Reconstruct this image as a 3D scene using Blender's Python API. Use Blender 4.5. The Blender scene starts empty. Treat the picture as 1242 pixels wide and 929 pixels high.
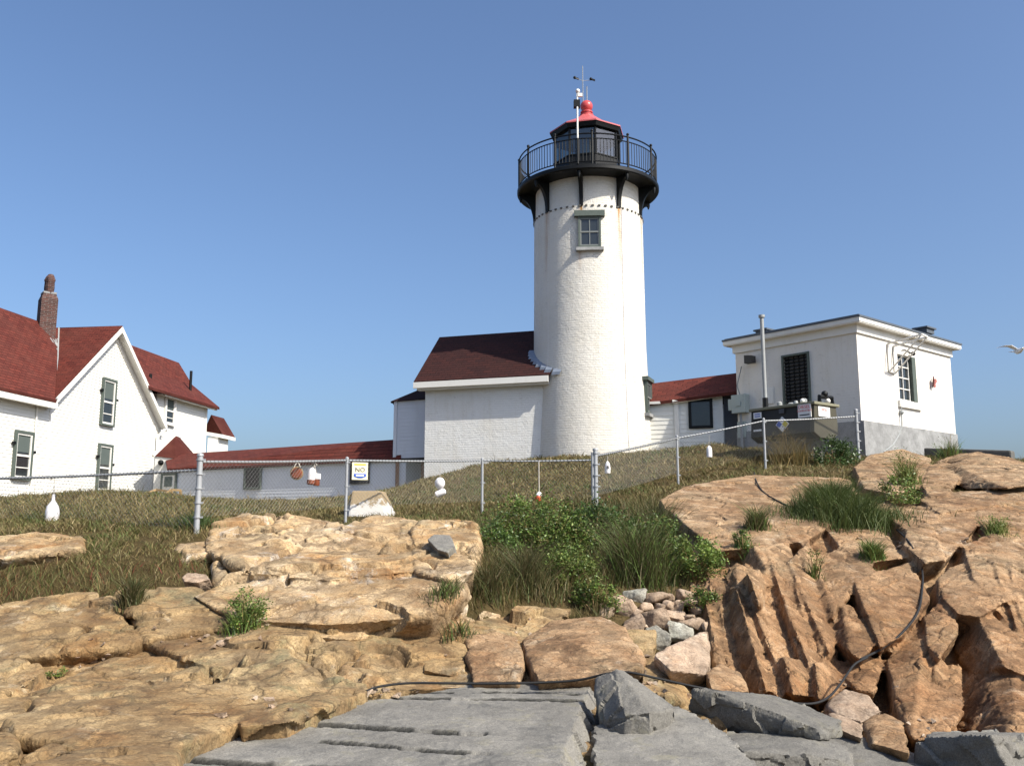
import bpy, bmesh, math, random
import numpy as np
from math import sin, cos, tan, pi, radians, sqrt, atan2
from mathutils import Vector as V
from mathutils.bvhtree import BVHTree
random.seed(7); rng = np.random.default_rng(7)
SC = bpy.context.scene
COL = SC.collection
# ------------------------------------------------------------------ camera model (solved from the vanishing lines of the station)
F, CX, CY, TH = 1120.0, 621.0, 464.5, radians(9.08)
def ray(px, py):
    x = (px-CX)/F; y = (CY-py)/F
    return V((x, cos(TH)-y*sin(TH), sin(TH)+y*cos(TH)))
def at(px, py, Y):
    r = ray(px, py); return r*(Y/r.y)
def atz(px, py, Z):
    r = ray(px, py); return r*(Z/r.z)
def online(px, py, P, d):
    """point above the plan line P+s*d that is seen at px,py"""
    y = (CY-py)/F; k = ((px-CX)/F)/(cos(TH)-y*sin(TH))      # X/Y
    s = (k*P[1]-P[0])/(d[0]-k*d[1])
    X, Y = P[0]+s*d[0], P[1]+s*d[1]
    r = ray(px, py); return V((X, Y, r.z*Y/r.y)), s
# ------------------------------------------------------------------ bookkeeping
def tag(o, label, cat, group=None, kind=None):
    o['label'] = label; o['category'] = cat
    if group: o['group'] = group
    if kind: o['kind'] = kind
    return o
def thing(name, label, cat, loc, group=None):
    o = bpy.data.objects.new(name, None); COL.objects.link(o)
    o.empty_display_size = .3
    o.location = V(loc); return tag(o, label, cat, group)
def wloc(o):
    p = V((0,0,0))
    while o is not None:
        p += o.location; o = o.parent
    return p
class MB:
    def __init__(s): s.v=[]; s.f=[]; s.uv=[]; s.has=False
    def poly(s, pts, uv=None):
        i=len(s.v); s.v += [tuple(p) for p in pts]; s.f.append(list(range(i,i+len(pts))))
        s.uv.append(uv or [(0,0)]*len(pts)); s.has |= uv is not None
        return s
    def fpoly(s, pts, O, u, w):                       # polygon with metric uv in the frame O,u,w
        return s.poly(pts, [((V(p)-O).dot(u),(V(p)-O).dot(w)) for p in pts])
    def box(s, O, a, b, c):
        O,a,b,c = V(O),V(a),V(b),V(c)
        if a.cross(b).dot(c) < 0: a,b = b,a
        p=[O,O+a,O+a+b,O+b,O+c,O+a+c,O+a+b+c,O+b+c]
        for q in ((3,2,1,0),(4,5,6,7),(0,1,5,4),(1,2,6,5),(2,3,7,6),(3,0,4,7)): s.poly([p[k] for k in q])
        return s
    def cbox(s, C, a, b, c):                          # centre and full edge vectors
        a,b,c=V(a),V(b),V(c); return s.box(V(C)-(a+b+c)/2,a,b,c)
    def prism(s, pts, vec, uvframe=None):
        pts=[V(p) for p in pts]; vec=V(vec)
        n=sum(((pts[i]-pts[0]).cross(pts[i+1]-pts[0]) for i in range(1,len(pts)-1)),V((0,0,0)))
        if n.dot(vec)>0: pts=pts[::-1]
        if uvframe: s.fpoly(pts,*uvframe)
        else: s.poly(pts)
        q=[p+vec for p in pts]; s.poly(q[::-1])
        for i in range(len(pts)):
            j=(i+1)%len(pts); s.poly([pts[j],pts[i],q[i],q[j]])
        return s
    def tube(s, pts, r, n=8, caps=True):
        pts=[V(p) for p in pts]; m=len(pts)
        rs = r if isinstance(r,(list,tuple)) else [r]*m
        i0=len(s.v); prev=None
        for k,p in enumerate(pts):
            t=(pts[min(k+1,m-1)]-pts[max(k-1,0)]).normalized()
            if prev is None:
                prev=t.orthogonal().normalized()
            a=(prev-t*prev.dot(t)); a = a.normalized() if a.length>1e-6 else t.orthogonal().normalized()
            prev=a; b=t.cross(a)
            for j in range(n):
                w=2*pi*j/n; s.v.append(tuple(p+(a*cos(w)+b*sin(w))*rs[k]))
        for k in range(m-1):
            for j in range(n):
                q=i0+k*n; s.f.append([q+j,q+(j+1)%n,q+n+(j+1)%n,q+n+j]); s.uv.append([(0,0)]*4)
        if caps:
            s.f.append([i0+j for j in range(n)][::-1]); s.uv.append([(0,0)]*n)
            s.f.append([i0+(m-1)*n+j for j in range(n)]); s.uv.append([(0,0)]*n)
        return s
    def lathe(s, X, Y, prof, n=48, a0=0.0, uvs=False, seg=None):
        i0=len(s.v)
        for r,z in prof:
            for j in range(n):
                w=a0+2*pi*j/n; s.v.append((X+r*cos(w),Y+r*sin(w),z))
        s.has |= uvs
        for k in range(len(prof)-1):
            for j in range(n):
                j2=(j+1)%n; q=i0+k*n
                s.f.append([q+j,q+j2,q+n+j2,q+n+j])
                R=max(prof[k][0],prof[k+1][0]); u0=2*pi*R*j/n; u1=2*pi*R*(j+1)/n
                s.uv.append([(u0,prof[k][1]),(u1,prof[k][1]),(u1,prof[k+1][1]),(u0,prof[k+1][1])])
        return s
    def ball(s, C, r, n=16, sz=1.0):
        C=V(C)
        prof=[(max(1e-4,r*sin(pi*k/n)), C.z-r*sz*cos(pi*k/n)) for k in range(n+1)]
        return s.lathe(C.x,C.y,prof,n*2)
    def build(s, name, mat, parent=None, smooth=35, bevel=0):
        me=bpy.data.meshes.new(name)
        off=wloc(parent) if parent else V((0,0,0))
        me.from_pydata([(a-off.x,b-off.y,c-off.z) for a,b,c in s.v],[],s.f)
        if s.has:
            l=me.uv_layers.new(name='UVMap'); l.data.foreach_set('uv',[x for f in s.uv for p in f for x in p])
        me.materials.append(mat)
        me.validate()
        bm=bmesh.new(); bm.from_mesh(me); bmesh.ops.remove_doubles(bm,verts=bm.verts,dist=1e-5)
        if bevel: bmesh.ops.bevel(bm,geom=[e for e in bm.edges if len(e.link_faces)==2 and e.calc_face_angle(0)>.5],offset=bevel,segments=2,profile=.6,affect='EDGES')
        bm.to_mesh(me); bm.free()
        if smooth:
            me.polygons.foreach_set('use_smooth',[True]*len(me.polygons)); me.set_sharp_from_angle(angle=radians(smooth))
        o=bpy.data.objects.new(name,me); COL.objects.link(o)
        if parent: o.parent=parent
        return o
def text_part(name, txt, size, C, right, up, mat, parent):
    cu=bpy.data.curves.new('lettering','FONT'); cu.body=txt; cu.size=size; cu.align_x='CENTER'; cu.align_y='CENTER'; cu.extrude=.002; cu.resolution_u=2
    to=bpy.data.objects.new('lettering',cu); COL.objects.link(to)
    me=bpy.data.meshes.new_from_object(to.evaluated_get(bpy.context.evaluated_depsgraph_get()))
    bpy.data.objects.remove(to)
    right,up=V(right).normalized(),V(up).normalized(); off=wloc(parent); nn=right.cross(up)
    for v in me.vertices: v.co = V(C)+right*v.co.x+up*v.co.y+nn*v.co.z-off
    me.materials.clear(); me.materials.append(mat); me.name=name
    o=bpy.data.objects.new(name,me); COL.objects.link(o); o.parent=parent; return o
# ------------------------------------------------------------------ materials
class NT:
    def __init__(s,name):
        m=bpy.data.materials.new(name); m.use_nodes=True; s.m=m; s.t=m.node_tree; s.t.nodes.clear()
        s.out=s.n('ShaderNodeOutputMaterial'); s.b=s.n('ShaderNodeBsdfPrincipled'); s.l(s.b.outputs[0],s.out.inputs[0])
    def n(s,ty,**k):
        x=s.t.nodes.new(ty)
        for a,b in k.items(): setattr(x,a,b)
        return x
    def l(s,a,b): s.t.links.new(a,b)
    def setin(s,node,key,val):
        i=node.inputs[key]
        if isinstance(val,bpy.types.NodeSocket): s.l(val,i)
        else: i.default_value=val
    def coord(s,kind='Object'): return s.n('ShaderNodeTexCoord').outputs[kind]
    def mapping(s,vec,scale=(1,1,1),rot=(0,0,0)):
        m=s.n('ShaderNodeMapping'); s.l(vec,m.inputs[0]); m.inputs['Scale'].default_value=scale; m.inputs['Rotation'].default_value=rot; return m.outputs[0]
    def noise(s,vec,scale,detail=6,rough=.6,dist=0,out='Fac'):
        x=s.n('ShaderNodeTexNoise'); s.l(vec,x.inputs['Vector']); x.inputs['Scale'].default_value=scale; x.inputs['Detail'].default_value=detail; x.inputs['Roughness'].default_value=rough; x.inputs['Distortion'].default_value=dist
        return x.outputs[0 if out=='Fac' else 1]
    def ramp(s,fac,stops,interp='LINEAR'):
        x=s.n('ShaderNodeValToRGB'); x.color_ramp.interpolation=interp; s.l(fac,x.inputs[0]); e=x.color_ramp.elements
        while len(e)>1: e.remove(e[-1])
        for i,(p,c) in enumerate(stops):
            q=e[0] if i==0 else e.new(p)
            q.position=p; q.color=(c,c,c,1) if isinstance(c,(int,float)) else (*c,1)
        return x.outputs[0]
    def mix(s,fac,a,b,blend='MIX'):
        x=s.n('ShaderNodeMix',data_type='RGBA',blend_type=blend); s.setin(x,0,fac)
        for k,v in ((6,a),(7,b)):
            if isinstance(v,bpy.types.NodeSocket): s.l(v,x.inputs[k])
            else: x.inputs[k].default_value=(*v,1) if len(v)==3 else v
        return x.outputs[2]
    def math(s,op,a,b=0.0,c=None):
        x=s.n('ShaderNodeMath',operation=op); s.setin(x,0,a); s.setin(x,1,b)
        if c is not None: s.setin(x,2,c)
        return x.outputs[0]
    def bump(s,h,strength=.5,dist=.02,prev=None):
        x=s.n('ShaderNodeBump'); s.l(h,x.inputs['Height']); x.inputs['Strength'].default_value=strength; x.inputs['Distance'].default_value=dist
        if prev is not None: s.l(prev,x.inputs['Normal'])
        return x.outputs[0]
    def fin(s,color=None,rough=None,normal=None,spec=None,metal=None):
        if color is not None:
            if isinstance(color,bpy.types.NodeSocket): s.l(color,s.b.inputs['Base Color'])
            else: s.b.inputs['Base Color'].default_value=(*color,1)
        if rough is not None: s.setin(s.b,'Roughness',rough)
        if normal is not None: s.l(normal,s.b.inputs['Normal'])
        if spec is not None: s.b.inputs['Specular IOR Level'].default_value=spec
        if metal is not None: s.b.inputs['Metallic'].default_value=metal
        return s.m
def plain(name,c,rough=.6,var=.18,scale=6,bump=.15,metal=0,spec=.4,grime=0):
    t=NT(name); co=t.coord(); n=t.noise(co,scale,6,.65)
    a=tuple(x*(1-var) for x in c); b=tuple(min(1,x*(1+var)) for x in c)
    col=t.mix(n,a,b)
    if grime:
        g=t.noise(t.mapping(co,(1,1,.25)),2.2,8,.7); col=t.mix(t.ramp(g,[(.52,0.0),(.75,grime)]),col,(c[0]*.55,c[1]*.5,c[2]*.42))
    nb=t.bump(t.noise(co,scale*6,4,.6),bump,.01)
    return t.fin(col,rough,nb,spec,metal)
M={}
M['white']=plain('white_paint',(.74,.72,.66),.55,.05,3,.1,grime=.25)
M['siding']=plain('white_clapboard_paint',(.74,.73,.67),.55,.04,2,.08,grime=.12)
M['siding_blue']=plain('pale_grey_clapboard_paint',(.60,.625,.655),.6,.06,2,.08,grime=.2)
M['trim_green']=plain('grey_green_trim_paint',(.085,.105,.088),.6,.2,6,.2)
M['black']=plain('black_iron_paint',(.0045,.005,.005),.5,.3,9,.15,spec=.25)
M['dark']=plain('dark_board',(.045,.043,.04),.7,.25,5,.2)
M['darkgrey']=plain('dark_grey_wall_paint',(.085,.087,.095),.8,.1,4,.2)
M['pipe']=plain('weathered_grey_pipe',(.30,.31,.30),.5,.2,8,.1)
M['galv']=plain('galvanised_steel',(.34,.35,.355),.5,.15,12,.1,metal=.2,spec=.5)
M['wire']=plain('galvanised_wire',(.17,.175,.17),.5,.1,20,.0,metal=.2)
M['ebox']=plain('grey_box_enamel',(.36,.41,.38),.5,.1,5,.1)
M['redpaint']=plain('red_dome_paint',(.50,.075,.075),.35,.1,5,.1)
M['pinkroof']=plain('sun_faded_red_roof_paint',(.50,.115,.115),.38,.08,4,.1)
M['ceil']=plain('lantern_ceiling_paint',(.30,.35,.34),.5,.08,4,.1)
M['wood']=plain('weathered_wood',(.30,.20,.09),.8,.3,7,.3)
M['rust']=plain('rusty_iron',(.16,.075,.04),.8,.4,9,.3)
M['rubber']=plain('black_rubber',(.012,.0115,.011),.75,.3,8,.1)
M['buoy']=plain('white_foam_buoy',(.80,.77,.76),.6,.05,10,.15,grime=.3)
M['buoyred']=plain('orange_red_buoy_paint',(.55,.09,.03),.6,.2,10,.15)
M['buoybrown']=plain('rust_brown_buoy_paint',(.20,.05,.02),.6,.3,8,.15)
M['rope']=plain('pale_rope',(.55,.5,.42),.9,.2,30,.3)
M['tank']=plain('shaded_olive_tank_paint',(.022,.021,.018),.6,.25,4,.2)  # tank body: its shade is painted into the olive
M['tankside']=plain('lit_olive_tank_paint',(.065,.058,.036),.6,.3,4,.2)  # sunlit tank end: lighter copy of the body's olive
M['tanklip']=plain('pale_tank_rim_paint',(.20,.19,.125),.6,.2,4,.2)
M['sash']=plain('grey_sash_paint',(.17,.18,.17),.6,.1,6,.1)
M['signwhite']=plain('white_sign_face',(.80,.78,.74),.4,.04,5,.02)
M['signcream']=plain('cream_sign_face',(.78,.72,.50),.4,.05,5,.02)
M['signblue']=plain('blue_sign_ink',(.03,.10,.45),.4,.05,5,.02)
M['signred']=plain('red_sign_ink',(.60,.03,.03),.4,.05,5,.02)
M['signyellow']=plain('yellow_sign_ink',(.65,.52,.05),.4,.05,5,.02)
M['ink']=plain('black_sign_ink',(.02,.02,.025),.4,.05,5,.02)
M['blind']=plain('window_shade_cloth',(.085,.105,.095),.9,.1,3,.05)
M['roofedge']=plain('blue_grey_roof_felt',(.085,.10,.12),.75,.3,4,.3)
M['flash']=plain('lead_flashing',(.20,.23,.28),.5,.3,9,.3,metal=.2)
M['feather']=plain('white_feathers',(.80,.80,.80),.8,.05,9,.1)
M['beak']=plain('yellow_beak',(.6,.4,.05),.5,.1,9,.1)
M['butterfly']=plain('red_brown_ornament_paint',(.32,.08,.06),.5,.4,14,.1)
def glass(name,tint,trans):
    t=NT(name); t.b.inputs['Base Color'].default_value=(*tint,1); t.b.inputs['Roughness'].default_value=.06; t.b.inputs['Specular IOR Level'].default_value=.7
    if trans:
        tr=t.n('ShaderNodeBsdfTransparent'); tr.inputs[0].default_value=(.33,.40,.41,1); gl=t.n('ShaderNodeBsdfGlossy'); gl.inputs['Roughness'].default_value=.03
        mx=t.n('ShaderNodeMixShader'); mx.inputs[0].default_value=.14; t.l(tr.outputs[0],mx.inputs[1]); t.l(gl.outputs[0],mx.inputs[2]); t.l(mx.outputs[0],t.out.inputs[0])
    return t.m
M['glass']=glass('dark_window_glass',(.025,.03,.032),False)
M['clear']=glass('lantern_glass',(.8,.85,.85),True)
def shingles(name,c1,c2,c3):
    t=NT(name); uv=t.coord('UV'); b=t.n('ShaderNodeTexBrick'); t.l(uv,b.inputs['Vector'])
    b.inputs['Color1'].default_value=(*c1,1); b.inputs['Color2'].default_value=(*c2,1); b.inputs['Mortar'].default_value=(c1[0]*.35,c1[1]*.35,c1[2]*.35,1)
    b.inputs['Scale'].default_value=1; b.inputs['Brick Width'].default_value=.32; b.inputs['Row Height'].default_value=.15; b.inputs['Mortar Size'].default_value=.012; b.inputs['Mortar Smooth'].default_value=.3
    sp=t.n('ShaderNodeSeparateXYZ'); t.l(uv,sp.inputs[0])
    saw=t.math('FRACT',t.math('DIVIDE',sp.outputs[1],.15))
    co=t.coord(); n=t.noise(co,1.3,6,.7); col=t.mix(t.ramp(n,[(.4,0.0),(.7,.7)]),b.outputs[0],c3)
    col=t.mix(t.ramp(t.noise(co,11,4,.7),[(.3,.0),(.75,.5)]),col,(c1[0]*.5,c1[1]*.5,c1[2]*.5))
    h=t.math('SUBTRACT',t.math('MULTIPLY',saw,-.9),t.math('MULTIPLY',b.outputs[1],.8))
    return t.fin(col,.85,t.bump(t.noise(co,60,3,.6),.3,.01,t.bump(h,.9,.03)),.2)
M['roof']=shingles('red_asphalt_shingles',(.155,.034,.022),(.082,.018,.013),(.125,.040,.028))
M['roof_shaded']=shingles('shade_darkened_red_shingles',(.052,.0155,.012),(.028,.010,.009),(.038,.014,.011))  # same red shingles, colour darkened to stand in for the tower shadow
def painted_brick(name,c,rust=None,strength=.5):
    t=NT(name); uv=t.coord('UV'); b=t.n('ShaderNodeTexBrick'); t.l(uv,b.inputs['Vector']); b.inputs['Scale'].default_value=1
    b.inputs['Brick Width'].default_value=.22; b.inputs['Row Height'].default_value=.078; b.inputs['Mortar Size'].default_value=.009; b.inputs['Mortar Smooth'].default_value=.4
    co=t.coord(); big=t.noise(co,1.1,6,.65)
    col=t.mix(big,tuple(x*.94 for x in c),tuple(min(1,x*1.03) for x in c))
    wear=t.noise(t.mapping(co,(1,1,1.8)),5,10,.78)
    col=t.mix(t.ramp(t.noise(co,.8,7,.7),[(.45,0.0),(.7,.35)]),col,tuple(x*q for x,q in zip(c,(.86,.80,.68))))
    col=t.mix(t.ramp(wear,[(.58,0.0),(.70,.65)]),col,(.30,.27,.23))
    gr=t.noise(t.mapping(co,(3,3,.35)),1.6,8,.7); col=t.mix(t.ramp(gr,[(.52,0.0),(.8,.35)]),col,(.48,.42,.30))
    if rust is not None:                                   # rust run-off below the iron brackets: (uv ring height, depth, spacing in u, phase)
        zt,dep,sp_,ph=rust; s=t.n('ShaderNodeSeparateXYZ'); t.l(uv,s.inputs[0])
        d=t.math('DIVIDE',t.math('SUBTRACT',zt,s.outputs[1]),dep)
        m=t.math('MULTIPLY',t.ramp(d,[(0,0.0),(.02,1.0),(.25,.6),(1,0.0)]),1.6)
        ph_=t.math('FRACT',t.math('DIVIDE',t.math('SUBTRACT',s.outputs[0],ph),sp_)); st=t.ramp(ph_,[(.0,1.0),(.06,.25),(.14,0.0),(.86,0.0),(.94,.25),(1,1.0)])
        k=t.math('MULTIPLY',t.math('MULTIPLY',m,st),t.ramp(t.noise(t.mapping(co,(9,9,1.2)),1,8,.7),[(.35,.2),(.6,1.0)]))
        col=t.mix(k,col,(.40,.20,.055))
    lump=t.noise(co,13,6,.6)
    h=t.math('ADD',t.math('MULTIPLY',b.outputs[1],-.45),t.math('MULTIPLY_ADD',t.noise(co,4.5,8,.7),1.3,t.math('MULTIPLY',lump,.8)))
    return t.fin(col,.6,t.bump(h,strength,.025),.35)
M['annexbrick']=painted_brick('white_painted_brick',(.74,.73,.69),None,.55)
M['utilwall']=painted_brick('cream_painted_block',(.75,.71,.64),None,.25)
def chimneybrick():
    t=NT('old_red_brick'); co=t.mapping(t.coord(),(1,1,1),(0,0,.5)); b=t.n('ShaderNodeTexBrick'); t.l(t.mapping(t.coord(),(1,1,1),(radians(90),0,0)),b.inputs['Vector']); b.inputs['Scale'].default_value=1
    b.inputs['Brick Width'].default_value=.21; b.inputs['Row Height'].default_value=.075; b.inputs['Mortar Size'].default_value=.01
    b.inputs['Color1'].default_value=(.05,.024,.02,1); b.inputs['Color2'].default_value=(.105,.042,.032,1); b.inputs['Mortar'].default_value=(.12,.10,.09,1)
    col=t.mix(t.ramp(t.noise(t.coord(),9,8,.8),[(.54,0.0),(.66,.7)]),b.outputs[0],(.20,.175,.16))
    return t.fin(col,.9,t.bump(t.noise(t.coord(),25,5,.6),.6,.03),.2)
M['chimney']=chimneybrick()
def concrete(name,c,dark=.5):
    t=NT(name); co=t.coord(); n=t.noise(co,2.5,8,.7); col=t.mix(t.ramp(n,[(.3,0.0),(.7,1.0)]),tuple(x*dark for x in c),c)
    col=t.mix(t.ramp(t.noise(co,9,6,.75),[(.55,0.0),(.7,.6)]),col,(c[0]*.45,c[1]*.43,c[2]*.4))
    return t.fin(col,.9,t.bump(t.noise(co,18,8,.65),.5,.02),.25)
M['concrete']=concrete('weathered_concrete',(.36,.36,.35))
M['concretedark']=concrete('dark_stained_concrete',(.16,.155,.14))
def mooring():
    t=NT('tan_concrete_white_stained'); co=t.coord(); s=t.n('ShaderNodeSeparateXYZ'); t.l(co,s.inputs[0])
    n=t.noise(co,5,8,.7); k=t.math('ADD',t.math('MULTIPLY',s.outputs[2],-2.2),t.math('MULTIPLY_ADD',n,1.4,-.75))
    col=t.mix(t.ramp(k,[(-.15,0.0),(.12,1.0)]),(.30,.225,.13),(.55,.525,.48))
    return t.fin(col,.9,t.bump(n,.5,.03),.2)
M['mooring']=mooring()
def rock(name,pal,lich,crack=.55,cs=1.0,dirv=None,stain=None,tone=False):
    t=NT(name); co=t.coord()
    if dirv is not None: cs_co=t.mapping(co,*dirv)
    else: cs_co=co
    big=t.noise(co,.55,9,.62,.4); mid=t.noise(cs_co,2.1,10,.7,.8)
    f=t.math('ADD',t.math('MULTIPLY',big,.55),t.math('MULTIPLY',mid,.45))
    col=t.ramp(f,[(.36,pal[0]),(.45,pal[1]),(.53,pal[2]),(.64,pal[3])])
    pale=t.noise(co,1.35,10,.75,.5); col=t.mix(t.ramp(pale,[(.56,0.0),(.66,.75)]),col,pal[4])
    lk=t.noise(co,.9,9,.75,.3); col=t.mix(t.ramp(lk,[(.52,0.0),(.66,lich[1])]),col,lich[0])
    fe=t.noise(cs_co,1.15,10,.72,1.2); col=t.mix(t.ramp(fe,[(.55,0.0),(.66,.5)]),col,(.36,.19,.075))
    sp=t.noise(co,42,5,.8); col=t.mix(1.0,col,t.ramp(sp,[(.28,.40),(.5,1.0),(.72,1.5)]),'MULTIPLY')
    dk=t.noise(cs_co,6,8,.8); col=t.mix(t.ramp(dk,[(.60,0.0),(.72,.55)]),col,(pal[0][0]*.45,pal[0][1]*.45,pal[0][2]*.45))
    wob=t.n('ShaderNodeVectorMath',operation='ADD'); wn=t.noise(co,1.7,6,.65,out='Color')
    sc=t.n('ShaderNodeVectorMath',operation='SCALE'); t.l(wn,sc.inputs[0]); sc.inputs['Scale'].default_value=.55; t.l(cs_co,wob.inputs[0]); t.l(sc.outputs[0],wob.inputs[1])
    hs=[]
    for s_,w in ((1.1*cs,.020),(2.7*cs,.026),(6.5*cs,.040)):
        v=t.n('ShaderNodeTexVoronoi',feature='DISTANCE_TO_EDGE'); t.l(wob.outputs[0],v.inputs['Vector']); v.inputs['Scale'].default_value=s_
        msk=t.ramp(t.noise(co,1.1*s_,3,.5),[(.45,0.0),(.58,1.0)])
        hs.append(t.math('MULTIPLY',t.ramp(v.outputs[0],[(0,1.0),(w,.35),(w*2.2,0.0)]),msk))
    ck=t.math('MAXIMUM',hs[0],t.math('MAXIMUM',t.math('MULTIPLY',hs[1],.85),t.math('MULTIPLY',hs[2],.6)))
    col=t.mix(t.math('MULTIPLY',ck,crack),col,(.045,.028,.016))
    def ridged(sc_,det):
        x=t.n('ShaderNodeTexNoise',noise_type='RIDGED_MULTIFRACTAL'); t.l(wob.outputs[0],x.inputs['Vector']); x.inputs['Scale'].default_value=sc_; x.inputs['Detail'].default_value=det; x.inputs['Roughness'].default_value=.55; x.inputs['Lacunarity'].default_value=2.1; x.inputs['Offset'].default_value=.9; x.inputs['Gain'].default_value=2.0
        return x.outputs[0]
    r1=ridged(1.6,7); crease=t.math('MULTIPLY',t.ramp(r1,[(.62,0.0),(.86,1.0)]),t.ramp(t.noise(co,1.9,4,.6),[(.38,.15),(.6,1.0)]))
    col=t.mix(t.math('MULTIPLY',crease,.55),col,(.075,.045,.025))
    if stain is not None:
        sz=t.n('ShaderNodeSeparateXYZ'); t.l(co,sz.inputs[0]); k=t.math('ADD',t.math('MULTIPLY',sz.outputs[2],-.8),t.math('MULTIPLY',t.noise(co,1.1,7,.7),2.2))
        col=t.mix(t.ramp(k,[(.5,0.0),(.75,.0),(1.0,1.0)]) if False else t.math('MULTIPLY',t.ramp(t.math('MULTIPLY_ADD',k,.35,-.05),[(.35,0.0),(.75,1.0)]),.75),col,t.mix(1.0,col,stain,'MULTIPLY'))
    h=t.math('ADD',t.math('MULTIPLY_ADD',crease,-.45,t.noise(cs_co,5.5,10,.68)),t.math('MULTIPLY',ck,-.6))
    nb=t.bump(t.noise(cs_co,30,8,.75),.5,.018,t.bump(h,.36,.05))
    oi=t.n('ShaderNodeObjectInfo'); col=t.mix(1.0,col,t.ramp(oi.outputs['Random'],[(0,.86),(1,1.12)]),'MULTIPLY') if tone else col
    return t.fin(col,.88,nb,.22)
M['rock_left']=rock('ochre_granite',[(.20,.107,.041),(.283,.183,.084),(.342,.239,.120),(.403,.30,.165),(.50,.415,.283)],((.165,.155,.085),.9),.75)
M['rock_hump']=rock('cream_granite',[(.33,.165,.062),(.42,.278,.138),(.48,.348,.20),(.53,.415,.268),(.71,.65,.56)],((.25,.22,.13),.5),.7)
M['rock_right']=rock('orange_granite',[(.19,.096,.045),(.305,.186,.097),(.392,.26,.146),(.457,.333,.205),(.56,.455,.325)],((.18,.15,.085),.6),.75,1.4,((1.6,1.6,.55),(radians(20),radians(-28),0)),(.80,.665,.555))
M['rock_stone']=rock('fieldstone',[(.28,.18,.115),(.40,.29,.20),(.47,.36,.26),(.54,.44,.34),(.62,.54,.44)],((.30,.28,.22),.5),.5,tone=True)
M['rock_greystone']=rock('grey_fieldstone',[(.27,.26,.20),(.35,.34,.28),(.42,.41,.35),(.48,.47,.41),(.54,.53,.47)],((.22,.22,.15),.5),.5,tone=True)
def granite():
    t=NT('grey_quarried_granite'); co=t.coord(); n=t.noise(co,1.2,8,.7); col=t.ramp(n,[(.35,(.145,.136,.118)),(.5,(.195,.183,.159)),(.65,(.25,.234,.20))])
    sp=t.noise(co,70,4,.85); col=t.mix(1.0,col,t.ramp(sp,[(.3,.55),(.5,1.0),(.7,1.5)]),'MULTIPLY')
    col=t.mix(t.ramp(t.noise(co,2.6,9,.75),[(.55,0.0),(.66,.7)]),col,(.23,.21,.145))
    col=t.mix(t.ramp(t.noise(co,.9,9,.8),[(.52,0.0),(.62,.5)]),col,(.075,.075,.072))
    at_=t.n('ShaderNodeAttribute',attribute_name='groove_shade'); col=t.mix(t.math('MULTIPLY',at_.outputs[2],.97),col,(.018,.018,.016))  # near-black painted in the drill grooves, standing in for shade inside the cuts
    oi=t.n('ShaderNodeObjectInfo'); col=t.mix(1.0,col,t.ramp(oi.outputs['Random'],[(0,.72),(1,1.12)]),'MULTIPLY')
    w=t.noise(co,16,3,.6); col=t.mix(t.ramp(w,[(.77,0.0),(.81,.5)]),col,(.36,.36,.33))
    return t.fin(col,.9,t.bump(t.noise(co,48,6,.75),.6,.015,t.bump(t.noise(co,7,8,.7),.5,.05)),.25)
M['granite']=granite()
def soil():
    t=NT('dry_grass_soil'); co=t.coord(); n=t.noise(co,.8,9,.7); col=t.ramp(n,[(.35,(.07,.05,.02)),(.5,(.115,.082,.035)),(.65,(.17,.12,.055))])
    col=t.mix(t.ramp(t.noise(co,14,6,.8),[(.4,0.0),(.7,.8)]),col,(.05,.04,.018))
    return t.fin(col,.95,t.bump(t.noise(co,22,8,.75),1,.06),.1)
M['soil']=soil()
def leafmat(name,rough=.5,trans=.25):
    t=NT(name); a=t.n('ShaderNodeAttribute',attribute_name='tint'); t.l(a.outputs[0],t.b.inputs['Base Color']); t.b.inputs['Roughness'].default_value=rough; t.b.inputs['Specular IOR Level'].default_value=.3
    tr=t.n('ShaderNodeBsdfTranslucent'); t.l(a.outputs[0],tr.inputs[0]); mx=t.n('ShaderNodeMixShader'); mx.inputs[0].default_value=trans
    t.l(t.b.outputs[0],mx.inputs[1]); t.l(tr.outputs[0],mx.inputs[2]); t.l(mx.outputs[0],t.out.inputs[0]); return t.m
M['blade']=leafmat('grass_blade',.6,.2); M['leaf']=leafmat('shrub_leaf',.4,.25)
def seam():
    t=NT('sea_water'); co=t.coord(); return t.fin((.02,.05,.08),.12,t.bump(t.noise(co,.6,5,.6),.4,.3),.5)
M['sea']=seam()
# ------------------------------------------------------------------ LIGHTHOUSE
UP=V((0,0,1))
TX,TY=2.66,31.0
def tz(py): return at(713,py,TY).z
Zg,Zring,Zdeck=2.0,at(713,248.5,TY-1.9).z,tz(237.5)
def trad(z):
    f=min(max((z-2.4)/(Zring-2.4),0),1); return 2.04-.11*min(f*2.2,1)-.045*f
LH=thing('lighthouse','tall white painted brick lighthouse tower with black gallery and red lantern roof','lighthouse',(TX,TY,Zg))
def tpt(ang,r,z): a=radians(ang)-pi/2; return V((TX+r*cos(a),TY+r*sin(a),z))     # ang 0 faces the viewer, + to the right
def tdir(ang): a=radians(ang)-pi/2; return V((cos(a),sin(a),0)),V((-sin(a),cos(a),0))   # outward, rightward
m=MB(); prof=[(trad(Zg+k*(Zring-Zg)/40),Zg+k*(Zring-Zg)/40) for k in range(41)]
prof+=[(trad(Zring)-.05,Zring+.02),(trad(Zring)-.06,Zdeck)]
m.lathe(TX,TY,prof,128,-pi/2,True)
bsp=2*pi*trad(Zring)/9
M['towerbrick']=painted_brick('white_painted_tower_brick',(.71,.675,.60),(Zring+.05,2.6,bsp,2*pi*trad(Zring)*(-11.5/360)),.7)
m.build('tower_shaft',M['towerbrick'],LH,30)
m=MB()
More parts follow.
